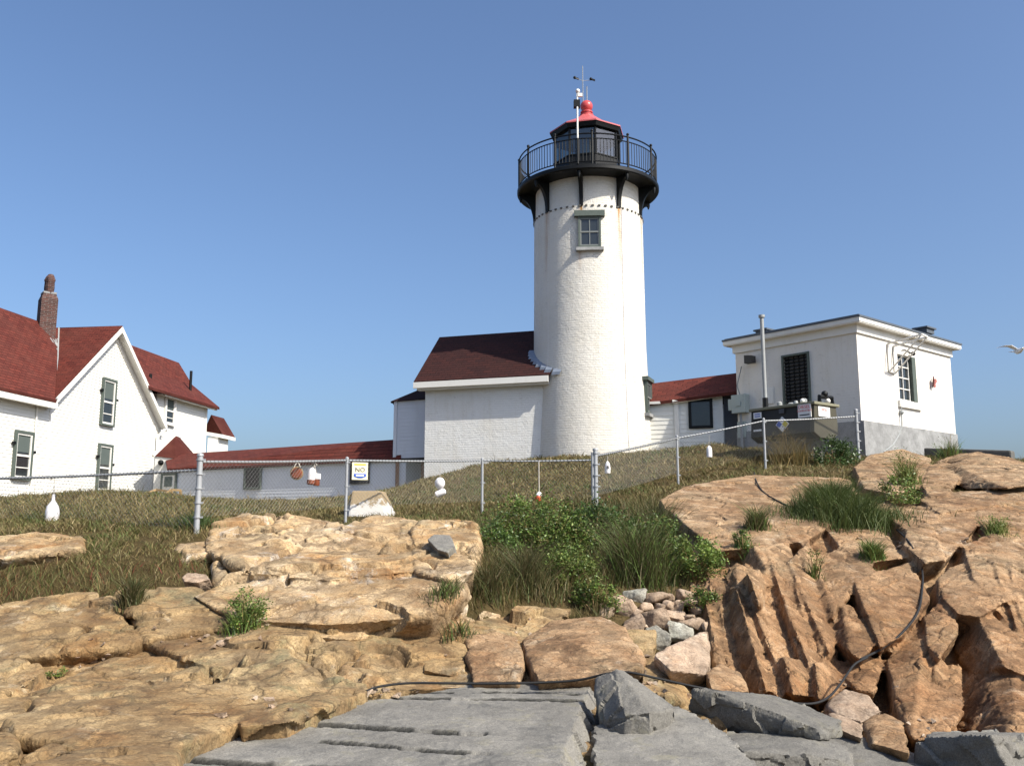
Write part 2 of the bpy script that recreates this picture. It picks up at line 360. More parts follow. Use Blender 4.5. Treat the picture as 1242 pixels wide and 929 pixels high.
for k in range(110):                                   # dentil ring under the brackets
    o,r_=tdir(k*360/110); rr=trad(Zring)
    if k%2==0: m.cbox(tpt(k*360/110,rr+.005,Zring-.01),r_*.075,o*.06,UP*.05)
m.build('corbel_ring',M['concretedark'],LH,0)
RD=85.5/34.5
m=MB(); m.lathe(TX,TY,[(.02,Zdeck),(RD-.03,Zdeck),(RD,Zdeck+.04),(RD,Zdeck+.14),(RD-.04,Zdeck+.18),(.02,Zdeck+.18)],96); m.build('gallery_deck',M['black'],LH,30)
for k in range(9):
    a=-11.5+40*k; o,r_=tdir(a); rw=trad(Zdeck)-.07; h=Zdeck-Zring+.0
    pts=[tpt(a,rw,Zring-.02),tpt(a,rw+.10,Zring-.02)]
    R_=RD-.12-(rw+.10); hh=h-.16
    for q in range(9):
        w=q/8*pi/2; pts.append(tpt(a,rw+.10+R_*(1-cos(w))**1.0, Zring+.03+hh*sin(w)))
    pts+=[tpt(a,RD-.1,Zdeck-.003),tpt(a,rw,Zdeck-.003)]
    mb=MB(); mb.prism([p-r_*.06 for p in pts],r_*.12)
    mb.tube([tpt(a,RD-.12,Zdeck),tpt(a,RD-.12,Zdeck-.12),tpt(a,RD-.12,Zdeck-.24)],[.05,.06,.02],8)
    mb.build('bracket',M['black'],LH,30)
# railing
ZR0=Zdeck+.18; ZR1=tz(197); RR=RD-.07
def ring(z,r,t): 
    mm=MB(); mm.tube([tpt(k*360/96,r,z) for k in range(97)],t,6,False); return mm
rl=ring(ZR1,RR,.026).build('railing',M['black'],LH,40)
mm=ring(ZR1-.17,RR,.02); mm.build('mid_rail',M['black'],rl,40)
mm=ring(ZR0+.10,RR,.02); mm.build('bottom_rail',M['black'],rl,40)
for k in range(12):
    a=-31+30*k; mm=MB(); mm.tube([tpt(a,RR,ZR0),tpt(a,RR,ZR1+.06)],.036,8); mm.ball(tpt(a,RR,ZR1+.09),.05,8); mm.build('railing_post',M['black'],rl,40)
mm=MB()
for k in range(132):
    a=k*360/132; mm.tube([tpt(a,RR,ZR0+.1),tpt(a,RR,ZR1-.17)],.0125,5,False)
mm.build('balusters',M['black'],rl,0)
# lantern room, octagon with a corner slightly right of the middle
OA=radians(9)-pi/2
zw=tz(200)-.03; ze=tz(165); zn=tz(141)
RW,RG,RE=40.5/34.2,39.5/34.2,45.5/34.2
def octp(r,z): return [V((TX+r*cos(OA+k*pi/4),TY+r*sin(OA+k*pi/4),z)) for k in range(8)]
m=MB(); m.lathe(TX,TY,[(RW,ZR0-.01),(RW,zw-.04),(RW+.03,zw-.04),(RW+.03,zw),(RG-.06,zw)],8,OA); lw=m.build('lantern_wall',M['black'],LH,20)
m=MB(); o5,r5=tdir(31); m.cbox(tpt(31,RW*cos(pi/8)+.012,ZR0+.42),r5*.3,o5*.03,UP*.12); m.build('vent_cover',M['black'],lw,0)
zt=ze-.02
m=MB()
for k in range(8):
    a,b=octp(RG,zw)[k],octp(RG,zw)[(k+1)%8]
    m.poly([a,b,b+UP*(zt-zw),a+UP*(zt-zw)])
m.build('lantern_glazing',M['clear'],LH,0)
for k in range(8):
    p=octp(RG,zw)[k]; m=MB(); m.tube([p,p+UP*(zt-zw)],.045,6); m.build('glazing_bar',M['black'],LH,0)
m=MB(); m.lathe(TX,TY,[(.02,zt-.02),(RG,zt-.02)],8,OA); m.build('lantern_ceiling',M['ceil'],LH,0)
m=MB(); m.lathe(TX,TY,[(RG-.02,ze-.2),(RE-.06,ze-.2+.05),(RE,ze),(RE-.03,ze+.03),(.3,ze+.03)],8,OA)
m.lathe(TX,TY,[(RG-.02,ze-.2),(RG-.1,ze-.16),(RG-.1,ze)],8,OA); m.build('roof_fascia',M['black'],LH,20)
m=MB(); m.lathe(TX,TY,[(RE+.02,ze-.01),(RE+.02,ze+.035),(.62,ze+.43),(.22,zn),(.01,zn)],8,OA); rf=m.build('lantern_roof',M['pinkroof'],LH,20)
bz=tz(129.6); br=7.5/34
m=MB(); m.lathe(TX,TY,[(.24,zn-.06),(.25,zn+.02),(.19,zn+.05),(.19,zn+.09),(.22,zn+.1),(.22,zn+.14),(.14,zn+.17)]+[(br*sin(pi*k/16)+1e-3,bz-br*cos(pi*k/16)) for k in range(5,17)],32)
m.build('ball_finial',M['redpaint'],rf,40)
m=MB(); m.lathe(TX,TY,[(.24,ZR0),(.24,zw+.1),(.32,zw+.12),(.34,zw+.55),(.2,zw+.75),(.02,zw+.78)],20); m.build('lamp_optic',M['ceil'],LH,40)
# weather instruments on the roof
zi=bz+br
m=MB(); pA=V((TX+.02,TY,bz)); m.tube([pA,V((TX+.02,TY,tz(105)))],.018,6); 
pB=V((TX-.13,TY-.1,zn+.05)); m.tube([pB,V((TX-.13,TY-.1,tz(82)))],.014,6)
zc=tz(100)
mast=m.build('wind_gauge',M['pipe'],LH,40)
m=MB(); m.tube([V((TX-.42,TY-.15,zc+.09)),V((TX-.13,TY-.1,zc)),V((TX+.16,TY-.05,zc+.05))],.009,5)
m.build('cross_arm',M['pipe'],mast,40)
for dx,dz in ((-.42,.11),(.16,.06)):
    m=MB(); c=V((TX+dx,TY-.12,zc+dz)); m.ball(c,.055,6); m.cbox(c+V((.07,0,-.03)),(.16,0,-.05),(0,.02,0),(0,0,.07)); m.build('vane',M['black'],mast,40)
m=MB(); a=-12; pp=tpt(a,RR+.05,0); zz=at(698,130,pp.y).z; zmid=at(698,168,pp.y).z
m.tube([V((pp.x,pp.y,zmid)),V((pp.x,pp.y,zz))],.03,8); an=m.build('antenna_pole',M['white'],LH,40)
m=MB(); m.tube([V((pp.x,pp.y,ZR0)),V((pp.x,pp.y,zmid))],.035,8); m.build('pole_base',M['black'],an,40)
m=MB(); q=V((TX-.36,TY-.45,zn+.12)); m.tube([q-UP*.2,q+UP*.55],.03,6); m.ball(q+UP*.55+V((.02,0,.05)),.08,8); m.cbox(q+V((0,0,.12)),(.1,0,0),(0,.1,0),(0,0,.2)); m.cbox(q+V((.1,0,.45)),(.16,0,0),(0,.08,0),(0,0,.12)); sen=m.build('weather_sensor',M['white'],LH,40)
m=MB(); m.cbox(q+V((-.02,-.02,.1)),(.22,0,0),(0,.2,0),(0,0,.26)); m.build('sensor_box',M['black'],sen,0)
# tower windows
def tower_window(a,w,z0,z1,lint,lw_,sash=True):
    o,r=tdir(a); R=trad((z0+z1)/2)+.012
    C=tpt(a,R,(z0+z1)/2); h=z1-z0
    m=MB()
    for sx in (-1,1): m.cbox(C+r*sx*(w/2-.03)+o*.0,r*.06,o*.12,UP*h)
    m.cbox(C+UP*(h/2-.03)+o*-.001,r*(w-.12),o*.11,UP*.06); m.cbox(C-UP*(h/2-.03)+o*-.001,r*(w-.12),o*.11,UP*.06)
    fr=m.build('window_frame',M['trim_green'],LH,0)
    m=MB(); iw=w-.12; ih=h-.12
    m.cbox(C+o*.02,r*iw,o*.05,UP*.05); m.cbox(C+o*.02+UP*ih/4,r*.03,o*.04,UP*(ih/2-.05)); m.cbox(C+o*.02-UP*ih/4,r*.03,o*.04,UP*(ih/2-.05))
    for sx in (-1,1): m.cbox(C+o*.018+r*sx*(iw/2-.02),r*.04,o*.04,UP*ih)
    for sz in (-1,1): m.cbox(C+o*.017+UP*sz*(ih/2-.02),r*(iw-.08),o*.04,UP*.04)
    m.build('sash',M['sash'],fr,0)
    m=MB(); m.cbox(C-o*.0,r*iw,o*.02,UP*ih); m.build('pane',M['glass'],fr,0)
    m=MB(); m.cbox(C+UP*(h/2+lint/2)+o*.0,r*lw_,o*.24,UP*lint); m.build('lintel',M['trim_green'],fr,0)
    m=MB(); m.cbox(C-UP*(h/2+.06)+o*.01,r*(w+.16),o*.24,UP*.1); m.build('sill',M['concrete'],fr,0)
    return fr
zf=lambda py: at(708,py,TY-1.9).z
tower_window(-3.5,.74,zf(300.5),zf(263),.19,1.0)
zf=lambda py: at(781,py,TY-.72).z
tower_window(69,.72,zf(502),zf(463),.12,.92)
m=MB(); m.tube([tpt(31,trad(z)+.012,z) for z in np.linspace(Zg,Zring-.05,30)],.009,5); m.build('lightning_cable',M['buoy'],LH,40)
m=MB(); m.tube([tpt(-50,trad(z)+.01,z) for z in np.linspace(Zg+2.7,Zring-.3,30)],.004,5); m.build('lightning_cable',M['buoy'],LH,40)
# ------------------------------------------------------------------ wall helpers
def clap(mb,poly,P,a,n,pitch=.125,lap=.02):
    """horizontal lapped boards covering the convex polygon poly [(s,z)] on the wall plane P,a,n"""
    zs=[z for _,z in poly]; z0,z1=min(zs),max(zs); z=z0
    def span(z):
        xs=[]
        for i in range(len(poly)):
            (s0,a0),(s1,a1)=poly[i],poly[(i+1)%len(poly)]
            if (a0-z)*(a1-z)<=0 and a0!=a1: xs.append(s0+(s1-s0)*(z-a0)/(a1-a0))
            elif a0==z==a1: xs+= [s0,s1]
        return (min(xs),max(xs)) if xs else None
    W=lambda s,z,off: V((P[0],P[1],0))+V(a)*s+V(n)*off+UP*z
    while z<z1-1e-4:
        zt_=min(z+pitch,z1); A=span(z+1e-5); B=span(zt_-1e-5)
        if A and B:
            mb.poly([W(A[0],z,lap),W(A[1],z,lap),W(B[1],zt_,.003),W(B[0],zt_,.003)])
            mb.poly([W(A[0],z,0),W(A[1],z,0),W(A[1],z,lap),W(A[0],z,lap)])
        z=zt_
    return mb
def wallrect(mb,P,a,n,s0,s1,z0,z1,holes=(),depth=.2,uv=True):
    ss=sorted({s0,s1,*[h[0] for h in holes],*[h[1] for h in holes]}); zz=sorted({z0,z1,*[h[2] for h in holes],*[h[3] for h in holes]})
    W=lambda s,z,off=0: V((P[0],P[1],0))+V(a)*s+V(n)*off+UP*z
    O=W(0,0)
    for i in range(len(ss)-1):
        for j in range(len(zz)-1):
            cs,cz=(ss[i]+ss[i+1])/2,(zz[j]+zz[j+1])/2
            if any(h[0]<cs<h[1] and h[2]<cz<h[3] for h in holes): continue
            mb.fpoly([W(ss[i],zz[j]),W(ss[i+1],zz[j]),W(ss[i+1],zz[j+1]),W(ss[i],zz[j+1])],O,V(a),UP)
    for h in holes:
        c=[(h[0],h[2]),(h[1],h[2]),(h[1],h[3]),(h[0],h[3])]
        for k in range(4):
            p,q=c[k],c[(k+1)%4]; mb.fpoly([W(*q),W(*p),W(*p,-depth),W(*q,-depth)],O,V(a)+V(n),UP)
    return mb
def window(parent,C,a,n,w,h,trim='trim_green',hooks=True,tw=.085,shade=.42):
    C,a,n=V(C),V(a),V(n); m=MB()
    for s in (-1,1): m.cbox(C+a*s*(w/2-tw/2)+n*.045,a*tw,n*.09,UP*h)
    m.cbox(C+UP*(h/2-tw/2)+n*.044,a*(w-2*tw),n*.088,UP*tw); m.cbox(C-UP*(h/2-tw*.4)+n*.06,a*(w-2*tw),n*.12,UP*tw*.8)
    fr=m.build('window',M[trim],parent,0)
    iw,ih=w-2*tw,h-tw*1.8; m=MB()
    for s in (-1,1): m.cbox(C+a*s*(iw/2-.03)+n*.03,a*.06,n*.06,UP*ih)
    for zc_ in (ih/2-.035,.0,-ih/2+.035): m.cbox(C+UP*zc_+n*.029,a*(iw-.14),n*.058,UP*.07)
    m.cbox(C-UP*ih*.27+n*.028,a*(iw-.14),n*.04,UP*.035)
    m.build('sash',M['white'],fr,0)
    m=MB(); m.cbox(C+n*.012,a*(iw-.02),n*.012,UP*(ih-.02)); m.build('pane',M['glass'],fr,0)
    if shade:
        m=MB(); m.cbox(C+UP*(ih/2-ih*shade/2)+n*.020,a*(iw-.15),n*.004,UP*ih*shade); m.build('shade',M['blind'],fr,0)
    if hooks:
        for s,dz in ((-1,.12),(1,-.02)):
            m=MB(); m.cbox(C+a*s*(w/2+.06)+UP*(h*dz+.2)+n*.06,a*.13,n*.08,UP*.09); m.build('shutter_hook',M['black'],fr,0)
    return fr
def roofslab(mb,pts,down=.1,uv=None):
    pts=[V(p) for p in pts]; u=(pts[1]-pts[0]).normalized(); nn=u.cross(pts[2]-pts[1]).normalized(); w=nn.cross(u)
    if nn.z<0: pts=pts[::-1]; 
    mb.prism(pts,(0,0,-down),(pts[0],u,w)); return mb
# ------------------------------------------------------------------ KEEPERS HOUSE (far left)
HP=(-17.13,34.0); hd=V((.13,.9915,0)).normalized(); hn=V((hd.y,-hd.x,0))
def H(s,n_,z): return V((HP[0],HP[1],0))+hd*s+hn*n_+UP*z
HS=thing('keepers_house','white clapboard house with red shingled roofs and a gable facing the hill','house',(HP[0],HP[1],.5))
zb,zea=1.0,4.75
GW=7.6; gm=GW/2; za=8.45; sl=.88
zg=lambda u: za-sl*u
m=MB(); clap(m,[(-12,zb),(0,zb),(0,zea+.2),(-12,zea+.2)],HP,hd,hn); clap(m,[(0,zb),(GW,zb),(GW,zg(gm)-.1),(gm,za-.12),(0,zg(gm)-.1)],HP,hd,hn)
SE=12.6
clap(m,[(GW,zb),(SE,zb),(SE,6.2),(GW,6.2)],HP,hd,hn)
m.prism([H(-12,-.03,zb),H(SE,-.03,zb),H(SE,-5,zb),H(-12,-5,zb)],UP*(zea-zb)); m.prism([H(GW,-.04,zb),H(SE-.01,-.04,zb),H(SE-.01,-4,zb),H(GW,-4,zb)],UP*5.15)
m.build('wall',M['siding'],HS,0)
m=MB(); m.box(H(-12,-4,.2),hd*(SE+12),hn*3.97,UP*(zb-.2)); m.build('foundation',M['concretedark'],HS,0)
for O_,a_,h_ in ((H(-.06,.0,zb),.12,zea-zb),(H(GW-.1,.0,zb),.14,5-zb),(H(SE-.12,0,zb),.15,6.15-zb)):
    m=MB(); m.box(O_,hd*a_,hn*.033,UP*h_); m.build('corner_board',M['white'],HS,0)
# roofs
rz,rn=8.42,-2.5
m=MB()
roofslab(m,[H(-12,.42,4.74),H(-.3,.42,4.74),H(gm,rn,rz),H(-12,rn,rz)])
roofslab(m,[H(-12,rn,rz),H(GW,rn,rz),H(GW,-5.4,4.74),H(-12,-5.4,4.74)])
roofslab(m,[H(gm,.36,za),H(gm,rn,rz),H(-.3,.36,zg(gm+.3))])
roofslab(m,[H(gm,.36,za),H(gm+4.2,.36,zg(4.2)),H(gm+4.2,rn-.2,zg(4.2)),H(gm,rn-.2,za)])
hr=m.build('roof',M['roof'],HS,0)
m=MB()                                                     # bargeboards, soffits and gutters
for sgn,L in ((-1,gm+.30),(1,4.2)):
    A=H(gm,.30,za-.05); B=H(gm+sgn*L,.30,zg(L)-.05)
    m.prism([A,B,B-UP*.24,A-UP*.24],hn*.09)
    A2=H(gm,-.0,za-.16); B2=H(gm+sgn*L,-.0,zg(L)-.16); m.prism([A2,B2,B2+hn*.3,A2+hn*.3],UP*-.05)
    A3=H(gm,.0,za-.2); B3=H(gm+sgn*L,0,zg(L)-.2); m.prism([A3,B3,B3-UP*.28,A3-UP*.28],hn*.05)
m.box(H(-12,.3,4.42),hd*11.8,hn*.13,UP*.2); m.box(H(-12,.02,4.45),hd*11.8,hn*.28,UP*.05); m.box(H(-12,0,4.5),hd*11.9,hn*.05,UP*.25)
m.box(H(GW,.3,6.05),hd*(SE+.35-GW),hn*.1,UP*.18); m.box(H(GW,0,6.12),hd*(SE+.3-GW),hn*.32,UP*.05)
m.build('eave_trim',M['white'],HS,0)
# flared roof of the rear wing
pe,_=online(217,440,H(SE,0,0),-hn); pm,_=online(231,466,H(SE,0,0),-hn)
e_n=(pe-H(SE,0,0)).dot(hn); m_n=(pm-H(SE,0,0)).dot(hn); zr2=pe.z; zm2=pm.z
m=MB(); s0,s1=GW-1.5,SE
for (n0,z0,n1,z1) in ((.48,6.22,m_n,zm2),(m_n,zm2,e_n,zr2),(e_n,zr2,2*e_n-m_n,zm2),(2*e_n-m_n,zm2,2*e_n-.48,6.22)):
    roofslab(m,[H(s0,n0,z0),H(s1+(.42 if n0==.48 else .2 if n0==m_n else 0),n0,z0),H(s1+(.2 if n0==.48 else 0),n1,z1),H(s0,n1,z1)],.12)
m.build('roof',M['roof'],HS,0)
m=MB(); m.prism([H(SE,.0,6.1),H(SE,m_n,zm2-.1),H(SE,e_n,zr2-.1),H(SE,2*e_n,6.1)],-hd*.1); m.build('wall',M['siding'],HS,0)
for px,py,hh in ((182,456,.55),(231,456,.75)):
    p,_=online(px,py+12,H(0,-.35,0),hd); m=MB(); m.tube([p-UP*.4,p+UP*hh],.07,8); m.build('vent_pipe',M['black'],hr,40)
# small bay at the far end of the rear wing
p0=H(SE+.3,.25,5.15)
m=MB(); A,_=online(247,523,H(SE+.1,0,0),hn); Bp,_=online(270,527,H(SE+.1,0,0),hn); T,_=online(256,503,H(SE+.1,0,0),hn)
roofslab(m,[A,Bp,T],.05); m.prism([A,Bp,T],hd*1.5)
m.build('bay_roof',M['roof'],HS,0)
m=MB(); m.prism([A-hd*.05,Bp-hd*.05,Bp-hd*.05-UP*.18,A-hd*.05-UP*.18],hd*1.6); 
A4,_=online(252,530,H(SE+.1,0,0),hn); m.prism([A4,A4+hn*.55,A4+hn*.55-UP*1.6,A4-UP*1.6],hd*1.2); m.build('bay_wall',M['siding'],HS,0)
# chimney and the mortar smear at its foot
cp=at(56,396,37.0)
def rotbox(mb,c,w,d,z0,z1,ang,w2=None,d2=None):
    u=V((cos(ang),sin(ang),0)); v=V((-sin(ang),cos(ang),0)); w2=w2 or w; d2=d2 or d
    lo=[V((c[0],c[1],z0))+u*sx*w/2+v*sy*d/2 for sx,sy in ((-1,-1),(1,-1),(1,1),(-1,1))]; hi=[V((c[0],c[1],z1))+u*sx*w2/2+v*sy*d2/2 for sx,sy in ((-1,-1),(1,-1),(1,1),(-1,1))]
    mb.poly(lo[::-1]); mb.poly(hi)
    for i in range(4): j=(i+1)%4; mb.poly([lo[i],lo[j],hi[j],hi[i]])
zc0=cp.z; ang=radians(-52)
ch=MB(); z1=at(56,364,37).z; z2=at(56,357,37).z; z3=at(56,334,37).z
rotbox(ch,cp,.68,.62,zc0-1.2,z1,ang); rotbox(ch,cp,.68,.62,z1,z2,ang,.52,.46); chm=ch.build('chimney',M['chimney'],hr,0)
m=MB(); rotbox(m,cp,.56,.5,z2-.02,z2+.05,ang); m.build('mortar_band',M['concrete'],chm,0)
for s in (-1,1):
    m=MB(); c2=cp+V((cos(ang),sin(ang),0))*s*.14; m.lathe(c2.x,c2.y,[(.15,z2),(.18,z2+.25),(.17,z3-.3),(.20,z3-.22),(.13,z3-.05),(.09,z3)],8)
    m.build('chimney_pot',M['chimney'],chm,40)
m=MB()
for k in range(26):
    s_=random.gauss(0,.35); d_=abs(random.gauss(0,.55)); base=V((cp.x,cp.y,0))+hn*(.35+d_)+hd*(s_+.25)
    nn=(base-H(0,0,0)).dot(hn); z=4.74+(.42-nn)/(.42-rn)*(rz-4.74); m.cbox(V((base.x,base.y,z+.012)),hd*random.uniform(.06,.22),(hn*(.42-rn)-UP*(rz-4.74)).normalized()*random.uniform(.08,.3),UP*.02)
m.build('mortar_smear',M['concrete'],hr,0)
m=MB(); m.tube([H(gm,rn,rz+.02),H(-.3,.42,4.76)],.035,6); m.build('valley_flashing',M['pipe'],hr,40)
# windows: (px centre, py centre, width m, height m)
for px,py,w,h,hk,tr in ((26,552.5,1.0,1.72,True,'trim_green'),(130,488,1.0,1.95,True,'trim_green'),(125,567.5,1.0,1.95,True,'trim_green'),(205,498.5,.95,1.35,False,'white')):
    C,s=online(px,py,H(0,.01,0),hd); window(HS,C+hn*.02,hd,hn,w,h,tr,hk)
m=MB(); p1,_=online(45,497,H(0,.06,0),hd); p2,_=online(41,590,H(0,.06,0),hd); p3,_=online(28,604,H(0,.3,0),hd); m.tube([V((p1.x,p1.y,4.45)),p1,V((p1.x,p1.y,p2.z)),p3],.035,6); m.build('downspout',M['white'],HS,40)
p1=H(GW+.1,.1,0); m=MB(); m.tube([H(GW+.35,.35,4.6),H(GW+.1,.12,4.2),H(GW+.1,.12,1)],.07,8); m.build('downspout',M['white'],HS,40)
m=MB(); p1,_=online(36,610,H(0,.02,0),hd); p2,_=online(60,610,H(0,.02,0),hd); a_=H(0,0,0); m.prism([p1,p2,p2+UP*.28,p1+UP*.28],hn*.5); m.build('cellar_hatch',M['trim_green'],HS,0)
# ------------------------------------------------------------------ COVERED WALKWAY from the house to the tower
R1=at(478,533,33.0); R0=at(200,552,40.3); E1=at(478,556,32.3); E0=at(203,568.5,37.8)
wd=V((E0.x-E1.x,E0.y-E1.y,0)).normalized(); wn=V((-wd.y,wd.x,0)); wn = wn if wn.y<0 else -wn
CW=thing('covered_walkway','long low pale walkway with a red shingle roof behind the chain link fence','walkway',(E0.x,E0.y,.6))
LW=(V((E0.x-E1.x,E0.y-E1.y,0))).length
Pw=V((E1.x,E1.y,0))-wn*.15
zE1,zE0=E1.z-.05,E0.z-.05
m=MB(); clap(m,[(-.4,.3),(LW,.3),(LW,min(zE0,zE1)),(-.4,min(zE0,zE1)+.01)],Pw,wd,wn,.12,.012)
m.box(Pw+UP*.3-wn*1.5-wd*.3,wd*(LW+.2),wn*1.48,UP*(min(zE0,zE1)-.35)); m.build('wall',M['siding_blue'],CW,0)
m=MB(); roofslab(m,[E1-wd*.3,E0,R0,R1-wd*.3],.09); back=-wn*1.8
roofslab(m,[R1-wd*.3,R0,R0+back-UP*.9,R1+back-UP*.9],.09); m.build('roof',M['roof'],CW,0)
def wallbox(name,parent,P,d,n,px0,px1,py0,py1,mat,fr=None,off=.03):
    A,_=online(px0,(py0+py1)/2,P,d); B,_=online(px1,(py0+py1)/2,P,d); T,_=online((px0+px1)/2,py0,P,d); Bo,_=online((px0+px1)/2,py1,P,d)
    C=(A+B)/2; C.z=(T.z+Bo.z)/2; a=(B-A); a.z=0; h=T.z-Bo.z; m=MB(); m.cbox(C+n*off,a,n*.04,UP*h); o=m.build(name,M[mat],parent,0)
    if fr:
        m=MB(); au=a.normalized(); w=a.length
        for s in (-1,1): m.cbox(C+au*s*(w/2)+n*(off+.02),au*.09,n*.06,UP*(h+.09)); m.cbox(C+UP*s*h/2+n*(off+.019),au*(w-.09),n*.058,UP*.09)
        m.build('frame',M[fr],o,0)
    return o
wallbox('boarded_window',CW,Pw,wd,wn,298,317,566,592,'dark','trim_green')
wallbox('boarded_window',CW,Pw,wd,wn,427,448,561,585,'dark','dark')
wallbox('door',CW,Pw,wd,wn,197,214,575,606,'white','trim_green'); wallbox('door_pane',CW,Pw,wd,wn,201,210,578,590,'blind',None,.06)
# little hipped entry between walkway and house
q=at(212,528,40.6); ql=at(186,553,39.3); qr=at(236,556,40.0); qm=at(213,556,39.2)
m=MB(); m.prism([ql,qm,q],V((0,.6,-.02)));  m.prism([qm,qr,q],V((0,.6,-.02))); m.build('entry_roof',M['roof'],CW,0)
m=MB(); ql2=at(188,553.5,39.35); qm2=at(214,556.5,39.25); m.prism([ql2,qm2,qm2-UP*2.6,ql2-UP*2.6],V((0,1.0,0))); m.tube([ql-V((0,.05,0)),q-V((0,.05,0))],.07,4); m.build('entry_wall',M['white'],CW,0)
m=MB(); lp=at(195,561,39.2); m.ball(lp,.12,8); m.build('lamp',M['black'],CW,40)
ST=thing('wooden_steps','small weathered wooden stair railing at the walkway door beside the white house','steps',at(200,606,36.5))
for k,(x0,y0,x1,y1,Y0,Y1) in enumerate(((172,600,190,594,36.2,36.6),(190,594,207,596,36.6,36.2),(190,606,208,594,35.7,36.2),(208,594,219,594.5,36.2,36.6))):
    m=MB(); a=at(x0,y0,Y0); b=at(x1,y1,Y1); m.tube([a,b],.06,4); m.tube([b,V((b.x,b.y,.3))],.06,4); m.tube([a,V((a.x,a.y,.3))],.05,4); m.build('handrail',M['wood'],ST,0)
m=MB()
for k in range(4): m.cbox(at(203,606,36.4)+V((-.1*k,-.28*k+.3,-.0-.17*k)),(1.1,0,0),(0,.3,0),(0,0,.06))
m.build('tread',M['wood'],ST,0)
# ------------------------------------------------------------------ BRICK ANNEX against the tower
aw0=V((-2.96,31.2,0)); aw1=V((.98,29.93,0)); ad=(aw1-aw0).normalized(); an_=V((ad.y,-ad.x,0)); Lax=(aw1-aw0).length
AX=thing('brick_annex','white painted brick annex with shade-darkened red roof against the foot of the lighthouse','annex',(aw0.x,aw0.y,1.2))
za0=4.83; dep=3.4
m=MB(); wallrect(m,aw0,ad,an_,0,Lax+.45,.8,za0)
W_=lambda s,n_,z: V((aw0.x,aw0.y,0))+ad*s+an_*n_+UP*z
m.fpoly([W_(0,-dep,.8),W_(0,0,.8),W_(0,0,za0),W_(0,-dep/2,6.7),W_(0,-dep,za0)],W_(0,0,0),an_,UP)
m.build('wall',M['annexbrick'],AX,0)
rl0,_=online(533,409,W_(-.28,0,0),an_); rise=rl0.z; rb=-(rl0-W_(-.28,0,0)).dot(an_)
eL=W_(-.28,.36,5.0-.0); eR=W_(Lax+.32,.36,5.0)
m=MB(); roofslab(m,[eL,eR,W_(Lax+1.2,-rb,rise),W_(-.28,-rb,rise)],.08); roofslab(m,[W_(-.28,-rb,rise),W_(Lax+1.2,-rb,rise),W_(Lax+1.2,-2*rb-.3,5.0),W_(-.28,-2*rb-.3,5.0)],.08)
ar=m.build('roof',M['roof_shaded'],AX,0)
m=MB(); m.box(W_(-.28,.28,4.76),ad*(Lax+.60),an_*.12,UP*.2); m.box(W_(-.2,.02,4.70),ad*(Lax+.5),an_*.26,UP*.09); m.prism([W_(-.3,.34,4.93),W_(-.3,-rb,rise-.07),W_(-.3,-rb,rise-.25),W_(-.3,.34,4.75)],ad*.05); m.build('fascia',M['white'],AX,0)
m=MB(); sf=Lax+.28
for k in range(16):                                         # stepped lead flashing where the roof meets the tower
    t_=k/15; z=5.03+t_*(rise-.35-5.0); nn=.34-t_*(rb+.34)*.93
    y=W_(0,nn,0); # tower edge along the annex direction
    lo=0
    for q in np.linspace(Lax-1.2,Lax+1.5,200):
        p=W_(q,nn,0)
        if (p.x-TX)**2+(p.y-TY)**2<(trad(z)+.02)**2: lo=q; break
    if lo: m.cbox(W_(lo-.08,nn,z+.05),ad*random.uniform(.18,.34),an_*.14-UP*.13,UP*.10+ad*.05)
m.build('flashing',M['flash'],ar,0)
# siding connector left of the annex, raised on posts
c0=at(479,520,32.4); c1=V(W_(.2,-.55,0)); cd=(V((c1.x-c0.x,c1.y-c0.y,0))).normalized(); cn=V((cd.y,-cd.x,0)); Lc=(V((c1.x-c0.x,c1.y-c0.y,0))).length
PL=thing('siding_passage','narrow pale clapboard passage on posts between the walkway and the brick annex','passage',(c0.x,c0.y,1.0))
zt_=at(479,487,32.4).z; zbm=at(479,556,32.4).z
m=MB(); clap(m,[(0,zbm),(Lc,zbm),(Lc,zt_),(0,zt_)],c0,cd,cn,.125,.016); C0=V((c0.x,c0.y,0)); m.box(C0+UP*zbm-cn*2.2+cd*.02,cd*(Lc-.02),cn*2.19,UP*(zt_-zbm)); m.build('wall',M['siding_blue'],PL,0)
m=MB(); m.box(C0+UP*zbm+cn*.02-cd*.03,cd*.12,cn*.03,UP*(zt_-zbm)); m.build('corner_board',M['siding_blue'],PL,0)
m=MB(); e0=C0+cn*.12-cd*.12+UP*zt_; e1=C0+cn*.12+cd*(Lc+.2)+UP*zt_; tp=at(524,466,33.2)
m.prism([e0,e1,tp],V((0,1.2,-.02))); m.prism([e0,tp,tp+V((0,1.2,0)),e0-cn*2.2],(0,0,-.06)); m.build('roof',M['roof_shaded'],PL,0)
m=MB(); m.box(C0+UP*(zbm-.1)-cn*2,cd*Lc,cn*1.99,UP*.1); m.build('floor_beam',M['dark'],PL,0)
for px in (482,513):
    p=at(px,560,32.3); m=MB(); m.tube([V((p.x,p.y,.8)),V((p.x,p.y,zbm-.1))],.07,6); m.build('post',M['rust'],PL,40)
